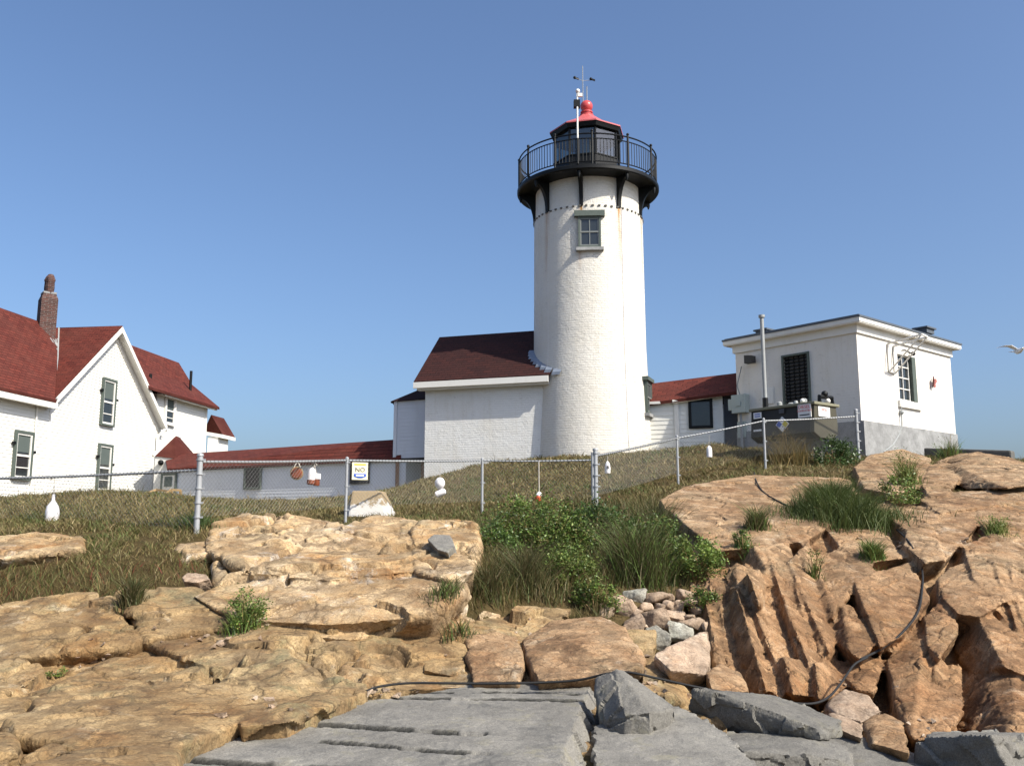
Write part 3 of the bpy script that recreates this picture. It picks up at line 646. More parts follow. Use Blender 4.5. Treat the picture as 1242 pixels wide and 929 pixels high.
# ------------------------------------------------------------------ RIGHT PASSAGE between tower and utility building
pa,pb=at(786,470,30.6),at(895,452,29.4)
za_,zb_=at(786,489,30.4).z,at(872,477,29.9).z
PR=thing('covered_passage','low white siding passage with red shingle roof between the lighthouse and the square building','passage',(pa.x,pa.y,2.2))
g0=V((at(784,500,30.5).x,30.5,0)); g1=V((at(877,500,29.7).x,29.7,0)); gd=(g1-g0).normalized(); gn=V((gd.y,-gd.x,0)); Lg=(g1-g0).length
zt_=at(787,487,30.5).z; zt2=at(877,476,29.7).z; 
m=MB(); clap(m,[(-.3,1.8),(Lg,1.8),(Lg,zt2),(-.3,zt_)],g0,gd,gn,.15,.018); m.box(g0+UP*1.8-gn*2-gd*.3,gd*(Lg+.2),gn*1.98,UP*(zt_-1.85)); m.build('wall',M['siding'],PR,0)
m=MB(); A=at(783,489,30.4); B=at(897,474,29.2); C_=at(897,452,30.3); D_=at(783,466,31.6)
roofslab(m,[A,B,C_,D_],.1); roofslab(m,[D_,C_,C_+V((.3,1.2,-.9)),D_+V((.3,1.2,-.9))],.1); m.build('roof',M['roof'],PR,0)
p0,_=online(816,487,g0+gn*.1,gd); p1,_=online(875,478,g0+gn*.12,gd); p2,_=online(786,489,g0+gn*.1,gd)
m=MB(); m.tube([p0,p1],.085,10); m.build('gutter',M['white'],PR,40)
m=MB(); m.tube([p2,p0-UP*.02],.06,4); b0,_=online(821,515,g0+gn*.03,gd); m.cbox(V((b0.x,b0.y,3.0)),gd*.14,gn*.06,UP*2.3); b1,_=online(875,500,g0+gn*.03,gd); m.cbox(V((b1.x,b1.y,3.0)),gd*.1,gn*.05,UP*2.3); m.build('trim',M['white'],PR,0)
wallbox('window',PR,g0,gd,gn,837,863,486,518,'glass','black')
m=MB(); d0=g1+gd*.02-gn*.3; m.box(d0+UP*1.6,gd*1.3,gn*.25,UP*2.75); m.build('end_wall',M['darkgrey'],PR,0)
# ------------------------------------------------------------------ UTILITY BUILDING
UA=V((9.90,26.0,0)); UB=V((14.39,29.82,0)); UC=V((7.19,29.2,0))
ua=(UB-UA).normalized(); un=V((ua.y,-ua.x,0)); LA=(UB-UA).length
ul=(UA-UC).normalized(); uln=V((ul.y,-ul.x,0)); LB=(UC-UA).length
zpl,zband,zev=3.08,5.62,5.88
UT=thing('utility_building','square white flat roofed utility building on a grey concrete plinth','building',(UA.x,UA.y,1.2))
Cw,sw=online(1100.5,459,UA,ua); tw_,_=online(1100.5,432,UA,ua); bw_,_=online(1100.5,486,UA,ua); l_,sl_=online(1090,459,UA,ua); r_,sr_=online(1111,459,UA,ua)
hole=(sl_,sr_,bw_.z,tw_.z)
lc,slc=online(966,459,UC,ul); l1,s1_=online(950.5,459,UC,ul); l2,s2_=online(982,459,UC,ul); lt,_=online(966,430,UC,ul); lb,_=online(966,496,UC,ul)
hole2=(s1_,s2_,lb.z,lt.z)
m=MB(); wallrect(m,UA,ua,un,0,LA,zpl,zev,[hole],.16); wallrect(m,UC,ul,uln,0,LB,zpl,zev,[hole2],.12)
m.fpoly([UB+UP*zpl,UB-un*LB+UP*zpl,UB-un*LB+UP*zev,UB+UP*zev],UB,-un,UP); m.build('wall',M['utilwall'],UT,0)
m=MB(); o=.035; m.prism([UA+ul*o+un*0+(-ua)*0+UP*1.0+un*o-ua*0,UB+un*o+ua*o+UP*1.0,UB-un*(LB+o)+ua*o+UP*1.0,UA-un*(LB+o)-ua*o+UP*1.0],UP*(zpl-1.0)); m.build('plinth',M['concrete'],UT,0)
m=MB(); o=.06; m.prism([UA+un*o-ua*o+UP*zband,UB+un*o+ua*o+UP*zband,UB-un*(LB+o)+ua*o+UP*zband,UA-un*(LB+o)-ua*o+UP*zband],UP*(zev-zband)); m.build('frieze',M['white'],UT,0)
def quadz(o,z): return [UA+un*o-ua*o+UP*z,UB+un*o+ua*o+UP*z,UB-un*(LB+o)+ua*o+UP*z,UA-un*(LB+o)-ua*o+UP*z]
m=MB(); m.prism(quadz(.25,zev-.02),UP*.03); m.prism(quadz(.27,zev-.03+.04),UP*.12); m.build('cornice',M['white'],UT,0)
m=MB(); m.prism(quadz(.295,zev+.132),UP*.055); m.prism(quadz(.23,zev+.189),UP*.03); ur=m.build('roof',M['roofedge'],UT,0)
for px,Y,w in ((929,28.9,.55),(1121,28.6,.5)):
    p=at(px,402,Y); m=MB(); m.cbox(V((p.x,p.y,zev+.32)),ua*w,un*.4,UP*.14); m.cbox(V((p.x,p.y,zev+.42)),ua*(w+.12),un*.5,UP*.05); m.build('roof_vent',M['roofedge'],ur,0)
# right face window
m=MB(); C=(l_+r_)/2; C.z=(tw_.z+bw_.z)/2; w=sr_-sl_; h=tw_.z-bw_.z; Cb=C-un*.11
m.cbox(Cb,ua*w,un*.02,UP*h); wg=m.build('window',M['glass'],UT,0)
m=MB(); ww=w*.72; c2=Cb-ua*(w-ww)/2+un*.03
for k in range(5): m.cbox(c2+UP*(-h/2+.02+(h-.04)*k/4),ua*ww,un*.035,UP*.03)
for k in range(3): m.cbox(c2+ua*(-ww/2+.02+(ww-.04)*k/2),ua*.025,un*.03,UP*(h-.05))
m.build('glazing_bars',M['white'],wg,0)
m=MB(); m.cbox(C+ua*(w/2-w*.11)-un*.04,ua*w*.21,un*.12,UP*h); m.build('shutter',M['trim_green'],wg,0)
m=MB(); m.cbox(C-UP*(h/2+.14)+un*.03,ua*(w+.3),un*.1,UP*.2); m.build('sill',M['white'],wg,0)
# louvred opening in the shaded face
m=MB(); C2=(l1+l2)/2; C2.z=(lt.z+lb.z)/2; w2=s2_-s1_; h2=lt.z-lb.z
m.cbox(C2-uln*.11,ul*w2,uln*.02,UP*h2); lv=m.build('louvre',M['black'],UT,0)
m=MB(); nsl=15
for k in range(nsl):
    for j in range(5): m.cbox(C2-uln*.06+UP*(-h2/2+h2*(k+.5)/nsl)+ul*(-w2/2+w2*(j+.5)/5),ul*(w2/5-.05),uln*.06-UP*.05,UP*.035+uln*.01)
m.build('louvre_blades',M['dark'],lv,0)
m=MB()
for s in (-1,1): m.cbox(C2+ul*s*(w2/2)+uln*.02,ul*.06,uln*.06,UP*(h2+.06))
m.cbox(C2+UP*h2/2+uln*.019,ul*(w2-.06),uln*.058,UP*.06); m.build('louvre_frame',M['trim_green'],lv,0)
# awning bracket
m=MB()
for px0,px1,pyb in ((1076.5,1078,450.5),(1083.5,1085,453)):
    a,_=online(px0,417 if px0<1080 else 420,UA+un*.03,ua); b,_=online(px1,pyb,UA+un*.03,ua)
    a2=V((a.x,a.y,b.z)); tip=a+un*1.05+UP*.12
    m.tube([a,a2],.03,4); m.tube([a,tip],.03,4); m.tube([a2,tip],.025,4)
    if px0<1080: ta,tb0=tip,a2
    else: m.tube([ta,tip],.03,4); m.tube([tb0,a2],.025,4)
m.build('awning_bracket',M['white'],UT,0)
p,_=online(1107.5,429,UA+un*.12,ua); m=MB(); m.ball(p,.07,8); m.tube([p,p-un*.12+UP*.05],.02,6); m.tube([p-un*.1+UP*.06,p-un*.1+UP*.1-ua*.3,p-un*.1+UP*.06-ua*.5],.012,5); m.build('lamp',M['black'],UT,40)
pts=[online(px,py,UA+un*.06,ua)[0] for px,py in ((1093,492),(1093.5,500),(1094,516),(1090,528),(1083,540),(1072,548))]
m=MB(); m.tube(pts,.022,6); m.ball(pts[1],.07,8); m.build('conduit',M['pipe'],UT,40)
p,_=online(1131,465,UA+un*.05,ua)
BF=thing('butterfly_ornament','red and brown metal butterfly hung on the sunlit wall of the utility building','ornament',p)
m=MB()
for s,z0 in ((1,.0),(-1,.0)):
    w_=[(0,.02),(.06,.20),(.16,.24),(.22,.12),(.14,.0),(.17,-.12),(.08,-.18),(0,-.05)]
    m.prism([p+ua*(s*x*.5+z*.2)+un*(.02+.25*x)+UP*(z*.75-.15*x*s) for x,z in w_],un*.012)
m.build('wings',M['butterfly'],BF,0); m=MB(); m.tube([p+un*.02+ua*.06+UP*.22,p+un*.03,p+un*.02-ua*.05-UP*.16],[.02,.03,.012],6); m.build('body',M['black'],BF,40)
# electrical box, floodlight, conduit on the shaded face
Fp=lambda px,py,off=0: online(px,py,UC+uln*off,ul)[0]
p=Fp(898,490,.12); m=MB(); m.cbox(p,ul*.52,uln*.24,UP*.58); m.cbox(p-ul*.33,ul*.16,uln*.18,UP*.36); m.cbox(p+uln*.13,ul*.18,uln*.03,UP*.16); eb=m.build('electrical_box',M['ebox'],UT,0,.01)
m=MB(); m.tube([p-UP*.28,V((p.x,p.y,p.z-1.4))],.04,6); m.tube([p+UP*.28,p+UP*.6-ul*.1,p+UP*1.2+ul*.1,Fp(899,446,.05)],.018,6); m.build('conduit',M['pipe'],UT,40)
p=Fp(912,436.5,.12); m=MB(); m.prism([p-ul*.14-UP*.12,p+ul*.14-UP*.12,p+ul*.14+UP*.1,p-ul*.14+UP*.14],uln*.22); m.cbox(p-uln*.05,ul*.1,uln*.2,UP*.08); m.build('floodlight',M['dark'],UT,0)
m=MB(); p=Fp(931,480,.02); m.cbox(p,ul*.42,uln*.03,UP*.5); m.build('patched_panel',M['white'],UT,0)
m=MB(); p=Fp(900,521,.05); m.cbox(p,ul*.28,uln*.1,UP*.5); m.build('meter_panel',M['ebox'],UT,0)
# ------------------------------------------------------------------ FUEL TANK
K0=at(910,520,25.6); K1=at(987,520,24.0); kd=V((K1.x-K0.x,K1.y-K0.y,0)).normalized(); kn=V((kd.y,-kd.x,0)); Lk=V((K1.x-K0.x,K1.y-K0.y,0)).length
zk0=at(987,530,24).z; zk1=at(987,490,24).z
TK=thing('fuel_tank','shade-darkened olive diesel tank with warning signs on its sides beside the utility building','tank',(K0.x,K0.y,zk0-.4))
Kp=lambda s,n_,z: V((K0.x,K0.y,0))+kd*s+kn*n_+UP*z
wk=1.15
m=MB(); pr=[(-.02,zk0+.14),(-.08,zk1),( -wk+.08,zk1),(-wk+.02,zk0+.14),(-wk+.3,zk0),(-.3,zk0)]
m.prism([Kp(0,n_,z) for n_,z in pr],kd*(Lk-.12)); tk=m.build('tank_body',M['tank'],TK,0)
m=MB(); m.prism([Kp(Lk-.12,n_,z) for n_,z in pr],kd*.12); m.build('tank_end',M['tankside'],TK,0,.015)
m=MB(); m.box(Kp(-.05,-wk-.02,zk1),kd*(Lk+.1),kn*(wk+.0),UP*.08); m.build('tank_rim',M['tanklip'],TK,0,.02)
zr_=zk1+.08
for s,h,r in ((.75,.12,.07),(1.15,.05,.12),(Lk-.75,.09,.06),(Lk-.5,.12,.09)):
    m=MB(); m.tube([Kp(s,-.35,zr_),Kp(s,-.35,zr_+h),Kp(s,-.35,zr_+h+.03)],[r,r,r*.6],10); m.build('filler_cap',M['pipe'],TK,40)
for q_ in (Kp(Lk-.5,-.3,zr_+.08),Kp(Lk+.0,-.7,zr_+.06)): m=MB(); m.ball(q_,.07,8); m.build('white_cap',M['white'],TK,40)
m=MB(); m.tube([Kp(Lk-.05,-.4,zr_),Kp(Lk-.05,-.4,zr_+.16),Kp(Lk+.0,-.9,zr_+.16),Kp(Lk,-.9,zr_)],.06,8); m.ball(Kp(Lk-.02,-.6,zr_+.24),.09,8); m.build('valve',M['black'],TK,40)
m=MB(); vb=Kp(.32,-.3,0); vt=at(921,386,vb.y).z; m.tube([V((vb.x,vb.y,zr_)),V((vb.x,vb.y,vt))],.055,10); m.tube([V((vb.x,vb.y,vt)),V((vb.x,vb.y,vt+.02)),V((vb.x,vb.y,vt+.09)),V((vb.x,vb.y,vt+.1))],[.05,.09,.09,.04],10); vp=m.build('vent_stack',M['pipe'],TK,40)
m=MB(); m.tube([V((vb.x,vb.y,zr_)),V((vb.x,vb.y,zr_+.3))],.08,8); m.build('stack_collar',M['black'],vp,40)
for s0 in (.35,Lk-.75):
    m=MB(); m.box(Kp(s0,-wk+.1,1.2),kd*.35,kn*(wk-.25),UP*(zk0-1.2)); m.build('support',M['concretedark'],TK,0)
nk=kn
def tsign(name,s,z,w,h,mat,n0=.0,d=kd,nrm=kn,P=None):
    C=P if P is not None else Kp(s,n0-.03,z); m=MB(); m.cbox(C,d*w,nrm*.02,UP*h); return m.build(name,M[mat],TK,0),C
def ks(px,py): 
    p,s=online(px,py,V((K0.x,K0.y,0)),kd); return s,p.z
s,z=ks(975,498); sg,C=tsign('warning_sign',s,z,.40,.36,'signwhite')
text_part('lettering','DIESEL',.125,C+kn*.012+UP*.10,kd,UP,M['signred'],sg); text_part('lettering','COMBUSTIBLE',.068,C+kn*.012-UP*.0,kd,UP,M['signred'],sg)
m=MB(); m.cbox(C+kn*.011-UP*.11,kd*.3,kn*.004,UP*.03); m.build('printed_line',M['ink'],sg,0)
s,z=ks(918,504); sg,C=tsign('info_sign',s,z,.26,.17,'signwhite'); m=MB()
for k in range(2): m.cbox(C+kn*.011+UP*(.035-.06*k),kd*.18,kn*.004,UP*.028)
m.build('printed_line',M['signblue'],sg,0)
s,z=ks(918,522); tsign('label_strip',s,z,.26,.05,'signwhite')
s,z=ks(947,498.5); sg,C=tsign('maker_plate',s,z,.16,.12,'darkgrey')
s,z=ks(948.5,514.5); C=Kp(s,-.02,z); m=MB(); r=.19
for (dx,dz,mt) in ((0,1,'signwhite'),(1,0,'signyellow'),(-1,0,'signblue'),(0,-1,'signwhite')): 
    mm=MB(); c=C+kd*dx*r/2+UP*dz*r/2
    mm.prism([c+UP*r/2,c+kd*r/2,c-UP*r/2,c-kd*r/2],kn*.02); oo=mm.build('hazard_diamond',M[mt],TK,0)
mm=MB(); R_=r*1.12; mm.prism([C+UP*R_-kn*.004,C+kd*R_-kn*.004,C-UP*R_-kn*.004,C-kd*R_-kn*.004],kn*.015); mm.build('hazard_border',M['signwhite'],TK,0)
p=Kp(Lk+.012,-wk*.42,zk1-.17); m=MB(); m.cbox(p,kn*.52,kd*.02,UP*.26); sg=m.build('warning_sign',M['signwhite'],TK,0)
text_part('lettering','DIESEL',.10,p+kd*.012+UP*.05,-kn,UP,M['signred'],sg)
# parapet behind the right rocks
a=at(1120,543,26.2); b=at(1226,546,24.6); bz_=at(1226,560,24.6).z-.3
pd=V((b.x-a.x,b.y-a.y,0)); pn_=V((pd.y,-pd.x,0)).normalized()
PW=MB(); PW.prism([a,b,V((b.x,b.y,bz_)),V((a.x,a.y,bz_))],-pn_*.35); tag(PW.build('concrete_parapet',M['concretedark'],None,0,.05),'low dark concrete parapet behind the rocks at the utility building','parapet')
# concrete anchor block
Y=18.9; q=[at(427,595,Y),at(461,595,Y),at(470,622,Y-.25),at(422,622,Y-.25)]
MBk=MB(); t_=[q[0],q[1],q[1]+V((.05,.5,0)),q[0]+V((-.05,.5,0))]; b_=[q[3],q[2],q[2]+V((.1,1.0,0)),q[3]+V((-.28,.9,0))]; b_=[V((p.x,p.y,p.z-.12)) for p in b_]
MBk.poly(t_); MBk.poly(b_[::-1])
for i in range(4): j=(i+1)%4; MBk.poly([b_[i],b_[j],t_[j],t_[i]])
off_=at(445,608,Y); MBk.v=[(x-off_.x,y-off_.y,z-off_.z) for x,y,z in MBk.v]
ob=MBk.build('concrete_block',M['mooring'],None,0,.04); ob.location=off_; tag(ob,'tan and white stained tapered concrete block in front of the walkway','concrete block')
# ------------------------------------------------------------------ numpy noise
def _h(ix,iy,iz,seed):
    h=(ix.astype(np.int64)*374761393+iy.astype(np.int64)*668265263+iz.astype(np.int64)*2147483647+seed*974634777)&0xffffffff
    h=((h^(h>>13))*1274126177)&0xffffffff; h=((h^(h>>15))*2246822519)&0xffffffff
    return h^(h>>16)
_G=np.random.default_rng(3).normal(size=(256,3)); _G/=np.linalg.norm(_G,axis=1)[:,None]
def perlin(P,seed=0):
    I=np.floor(P).astype(np.int64); f=P-I; u=f*f*f*(f*(f*6-15)+10); r=0
    for a in (0,1):
        for b in (0,1):
            for c in (0,1):
                g=_G[_h(I[:,0]+a,I[:,1]+b,I[:,2]+c,seed)&255]
                d=((f-np.array([a,b,c]))*g).sum(1)
                r=r+d*(u[:,0] if a else 1-u[:,0])*(u[:,1] if b else 1-u[:,1])*(u[:,2] if c else 1-u[:,2])
    return r*1.6
def fbm(P,oct=5,gain=.5,lac=2.03,seed=0,ridged=False):
    r=0;a=1.0
    for k in range(oct):
        n=perlin(P,seed+k*7); r=r+a*((1-2*np.abs(n)) if ridged else n); a*=gain; P=P*lac+17.3
    return r
def worley(P,seed=0):
    I=np.floor(P).astype(np.int64); f1=np.full(len(P),9.); f2=f1.copy(); idd=np.zeros(len(P),np.int64)
    for a in (-1,0,1):
        for b in (-1,0,1):
            for c in (-1,0,1):
                q=I+np.array([a,b,c]); h=_h(q[:,0],q[:,1],q[:,2],seed)
                o=np.stack([(h&1023)/1023.,((h>>10)&1023)/1023.,((h>>20)&1023)/1023.],1)
                d=np.linalg.norm(q+o-P,axis=1); m=d<f1
                f2=np.where(m,f1,np.minimum(f2,d)); idd=np.where(m,h,idd); f1=np.where(m,d,f1)
    return f1,f2,((idd>>7)&1023)/1023.
def facet(P,seed=0,tilt=1.0,step=.5):
    """piecewise flat facets: every cell is a tilted plane; returns height and distance to the nearest crease"""
    I=np.floor(P).astype(np.int64); f1=np.full(len(P),9.); f2=f1.copy(); idd=np.zeros(len(P),np.int64); vec=np.zeros_like(P)
    for a in (-1,0,1):
        for b in (-1,0,1):
            for c in (-1,0,1):
                q=I+np.array([a,b,c]); h=_h(q[:,0],q[:,1],q[:,2],seed)
                o=np.stack([(h&1023)/1023.,((h>>10)&1023)/1023.,((h>>20)&1023)/1023.],1)
                v=P-(q+o); d=np.linalg.norm(v,axis=1); m=d<f1
                f2=np.where(m,f1,np.minimum(f2,d)); idd=np.where(m,h,idd); vec=np.where(m[:,None],v,vec); f1=np.where(m,d,f1)
    g=_G[(idd>>9)&255]
    return tilt*(g*vec).sum(1)+step*(((idd>>7)&1023)/1023.-.5), f2-f1
def sstep(x,a,b):
    t=np.clip((x-a)/(b-a),0,1); return t*t*(3-2*t)
# ------------------------------------------------------------------ depth of the shore rocks along each row (metres from the camera), used to stand things where they are
def interp(tab,x): return float(np.interp(x,[t[0] for t in tab],[t[1] for t in tab]))
TL=[(600,17.5),(625,15.6),(645,14.5),(690,12.6),(740,11.4),(780,10.7),(830,9.25),(880,7.65),(929,6.45),(990,5.3)]
TR=[(540,25),(560,22.5),(580,20),(600,18),(640,15.6),(700,13.6),(780,12.2),(840,11.2),(880,10.5),(929,9.4),(990,8)]
TM=[(620,20),(680,15.2),(740,12.6),(780,11.6),(830,10.1),(880,8.1),(929,6.8),(990,5.6)]
def D(px,py):
    l,m,r=interp(TL,py),interp(TM,py),interp(TR,py)
    if px<400: return l
    if px<520: t=(px-400)/120; return l*(1-t)+m*t
    if px<800: return m
    if px<880: t=(px-800)/80; return m*(1-t)+r*t
    return r
# ------------------------------------------------------------------ terrain
ctrl=[]
def cp_(px,py,Y): p=at(px,py,Y); ctrl.append((p.x,p.y,p.z))
for a in ((-60,652,14.6),(62,648,14.4),(150,650,14.4),(243,646,14.5),(330,640,16),(421,634,17.5),(500,628,19),(585,622,20),(660,618,20),(722,616,20),(780,600,21.5),(821,588,23),(875,578,23.2),(926,570,23.5),(985,563,24),(1038,557,24.6),
  (-80,614,23),(0,611,23),(60,602,24),(100,598,24.6),(150,597,25),(200,600,26),(250,606,27),(330,612,26),(380,615,25),(420,615,24.5),(455,609,26),(480,600,27),(520,582,29),(570,566,29.5),(650,557,29.3),(720,552.5,29),(787,549,29.3),(830,545,29.2),(870,541,28.6),(905,546,27),(935,550,26.2),(960,556,25.5),
  (30,700,12.8),(100,700,12.9),(0,728,12.3),(60,716,12.6),(120,716,12.7),(170,735,12.4),(200,700,12.9),(250,690,13.2),(290,680,13.8),
  (560,745,12.2),(600,735,12.6),(660,735,12.9),(720,728,13.2),(780,712,13.8),(850,712,14.1),(590,690,14.6),(640,690,14.8),(700,690,15),(760,690,15),(830,680,15.6),(600,655,17),(660,655,17),(730,655,17),(800,645,17.8),(860,655,16.6),(800,615,20.5),
  (1080,556,25.5),(1130,556,25.5),(1180,556,26),(1240,560,26),(1320,565,26)): cp_(*a)
for px in (-200,-60,80,220,360,500): 
    for py in (760,820,880,940,1000): cp_(px,py,interp(TL,py)+.9)
for px in (330,430,520):
    for py in (650,690,725): cp_(px,py,interp(TL,py)+1.0)
for px in (620,720,800):
    for py in (790,840,900,980): cp_(px,py,interp(TM,py)+.9)
for px in (900,1000,1100,1200,1300,1420):
    for py in (610,650,700,780,860,940): cp_(px,py,interp(TR,py)+1.3)
ctrl += [(2.66,31,2.45),(0,34,2.2),(5,34,2.3),(-3.5,33,1.15),(-7,35,.8),(-10,37,.7),(-13.5,38.5,.6),(-17,34,.85),(-17.2,31,.98),(-16.4,28,.9),(-17,38,.8),(-16,42,.7),(-15,46,.6),(-22,34,.9),(-25,44,.6),(7.2,29.5,2.3),(12,31,2.0),(16,31,1.6),(9,33,2.2),(20,28,1.0),(-30,25,.5),(-30,15,-.4),(24,20,.2),(26,12,-2),
  (-6,48,.5),(6,45,1.0),(18,42,.5),(-30,60,-1),(0,62,-1),(30,60,-2.5),(-60,60,-3),(60,60,-4),(-60,20,-2.5),(60,20,-4.5),(-60,90,-5),(0,90,-5),(60,90,-5.5),(-15,5,-2.6),(15,5,-3.2),(0,3,-2.8),(-60,0,-4.5),(60,0,-5.5),(0,-6,-3.6),(-20,-8,-4.2),(20,-8,-4.6)]
ctrl=np.array(ctrl)
def _k(r): return np.sqrt(r*r+.16)
def _fit():
    A=ctrl[:,:2]; n=len(A); K=_k(np.linalg.norm(A[:,None]-A[None],axis=2)); Q=np.c_[np.ones(n),A]
    S=np.block([[K-np.eye(n)*.02*0,Q],[Q.T,np.zeros((3,3))]]); return np.linalg.solve(S,np.r_[ctrl[:,2],0,0,0])
_w=_fit()
def zt(x,y):
    x=np.atleast_1d(np.asarray(x,float)).ravel(); y=np.atleast_1d(np.asarray(y,float)).ravel(); out=np.empty(len(x))
    for i in range(0,len(x),20000):
        a=np.c_[x[i:i+20000],y[i:i+20000]]; k=_k(np.linalg.norm(a[:,None]-ctrl[None,:,:2],axis=2)); out[i:i+20000]=k@_w[:-3]+_w[-3]+a@_w[-2:]
    P=np.c_[x*.9,y*.9,np.zeros(len(x))]
    return out+.05*fbm(P,4,.55,seed=5)*np.clip((y-8)/6,0,1)
def mesh_np(name,Vv,Ff,mat,smooth=True,tint=None):
    me=bpy.data.meshes.new(name); me.vertices.add(len(Vv)); me.vertices.foreach_set('co',np.asarray(Vv,np.float32).ravel())
    Ff=np.asarray(Ff,np.int32); k=Ff.shape[1]; me.loops.add(Ff.size); me.loops.foreach_set('vertex_index',Ff.ravel()); me.polygons.add(len(Ff)); me.polygons.foreach_set('loop_start',np.arange(0,Ff.size,k,dtype=np.int32)); me.polygons.foreach_set('loop_total',np.full(len(Ff),k,np.int32))
    if smooth: me.polygons.foreach_set('use_smooth',np.ones(len(Ff),bool))
    me.update(calc_edges=True)
    if tint is not None:
        a=me.color_attributes.new('tint','FLOAT_COLOR','POINT'); a.data.foreach_set('color',np.c_[tint,np.ones(len(tint))].astype(np.float32).ravel())
    me.materials.append(mat); o=bpy.data.objects.new(name,me); COL.objects.link(o); return o
def gridaxis(parts): return np.concatenate([np.arange(a,b,s) for a,b,s in parts])
gx=gridaxis([(-60,-24,2),(-24,16,.2),(16,26,.5),(26,61,2.5)]); gy=gridaxis([(-8,6,1),(6,32,.2),(32,50,.5),(50,92,3)])
XX,YY=np.meshgrid(gx,gy); ZZ=zt(XX,YY)
nx,ny=len(gx),len(gy); idx=np.arange(nx*ny).reshape(ny,nx)
FQ=np.stack([idx[:-1,:-1],idx[:-1,1:],idx[1:,1:],idx[1:,:-1]],-1).reshape(-1,4)
GV=np.c_[XX.ravel(),YY.ravel(),ZZ]
hill=mesh_np('hillside',GV,FQ,M['soil']); tag(hill,'grassy hill of dry soil under the lighthouse and the house','hill',kind='structure')
hillbvh=BVHTree.FromPolygons([tuple(v) for v in GV],[tuple(f) for f in FQ])
m=MB(); m.poly([(-9000,-9000,-5.0),(9000,-9000,-5.0),(9000,9000,-5.0),(-9000,9000,-5.0)]); tag(m.build('sea',M['sea'],None,0),'blue sea reaching the horizon around the point','sea',kind='structure')
# ------------------------------------------------------------------ rocks
def hull_of(pts):
    bm=bmesh.new()
    for p in pts: bm.verts.new(p)
    r=bmesh.ops.convex_hull(bm,input=bm.verts); 
    bmesh.ops.delete(bm,geom=list({g for g in r['geom_interior']+r['geom_unused'] if isinstance(g,bmesh.types.BMVert)}),context='VERTS')
    bm.verts.ensure_lookup_table(); bm.verts.index_update()
    out=([v.co.copy() for v in bm.verts],[[v.index for v in f.verts] for f in bm.faces]); bm.free(); return out
def block(pts,back=(0,1.0,-.7),dD=0.0,bulge=0.0,Dfun=None):
    """a convex block: outline corners as (row, column[, depth offset]); returns 3-d points front and back"""
    P=[]
    for p in pts:
        d=(Dfun or D)(p[0],p[1])+dD+(p[2] if len(p)>2 else 0); P.append(at(p[0],p[1],d))
    c=sum(P,V((0,0,0)))/len(P)
    if bulge: P.append(at(sum(p[0] for p in pts)/len(pts),sum(p[1] for p in pts)/len(pts),c.y-bulge))
    return P+[p+V(back) for p in P]
SHARP=42
def rock_mesh(name,hulls,voxel,smooth_it,disp,mat,loc=None):
    vs=[];fs=[]
    for h in hulls:
        v,f=hull_of(h); o=len(vs); vs+=v; fs+=[[i+o for i in q] for q in f]
    me=bpy.data.meshes.new(name); me.from_pydata([tuple(v) for v in vs],[],fs); o=bpy.data.objects.new(name,me); COL.objects.link(o)
    r=o.modifiers.new('a','REMESH'); r.mode='VOXEL'; r.voxel_size=voxel
    if smooth_it: s=o.modifiers.new('b','SMOOTH'); s.factor=.5; s.iterations=smooth_it
    m2=bpy.data.meshes.new_from_object(o.evaluated_get(bpy.context.evaluated_depsgraph_get()))
    o.modifiers.clear(); o.data=m2; bpy.data.meshes.remove(me); me=m2; me.name=name
    n=len(me.vertices); co=np.empty(n*3,np.float32); me.vertices.foreach_get('co',co); co=co.reshape(-1,3).astype(float)
    no=np.empty(n*3,np.float32); me.vertices.foreach_get('normal',no); no=no.reshape(-1,3).astype(float)
    if disp is not None: co=co+disp(co,no)
    if loc is not None: o.location=loc; co=co-np.array(loc)
    me.vertices.foreach_set('co',co.astype(np.float32).ravel()); me.polygons.foreach_set('use_smooth',np.ones(len(me.polygons),bool)); me.update(); me.set_sharp_from_angle(angle=radians(SHARP))
    me.materials.clear(); me.materials.append(mat); return o
def disp_slab(A=.03,crackw=.05,crackd=.06,f=.8,seed=0,rough=1.0):
    def fn(P,N):
        w=P+.30*np.c_[fbm(P*1.1,3,seed=seed+40),fbm(P*1.1,3,seed=seed+41),fbm(P*1.1,3,seed=seed+42)]
        d=A*fbm(P*f,4,.45,seed=seed)+.006*rough*fbm(P*8,4,.6,seed=seed+3)
        h,e=facet(w*np.array([.55,.8,1.3]),seed+9,.10,.10); mask=sstep(fbm(P*.8,2,seed=seed+11),-.10,.10)
        d+= h*.8 - crackd*(1-sstep(e,0,crackw*1.3))*mask
        h2,e2=facet(w*np.array([2.2,2.6,3.6]),seed+13,.05,.03); m2=sstep(fbm(P*.7,3,seed=seed+15),.0,.35)
        d+= rough*m2*(h2-.012*(1-sstep(e2,0,.10)))
        t=P[:,2]*3.4+.8*fbm(P*.8,3,seed=seed+20); st=t-np.floor(t)                 # sheeting ledges
        d+= .035*(sstep(st,0,.12)-st)*sstep(fbm(P*.6,2,seed=seed+21),-.1,.25)
        return N*d[:,None]
    return fn
SD=np.array([.42,-.30,-.86]); SD/=np.linalg.norm(SD)
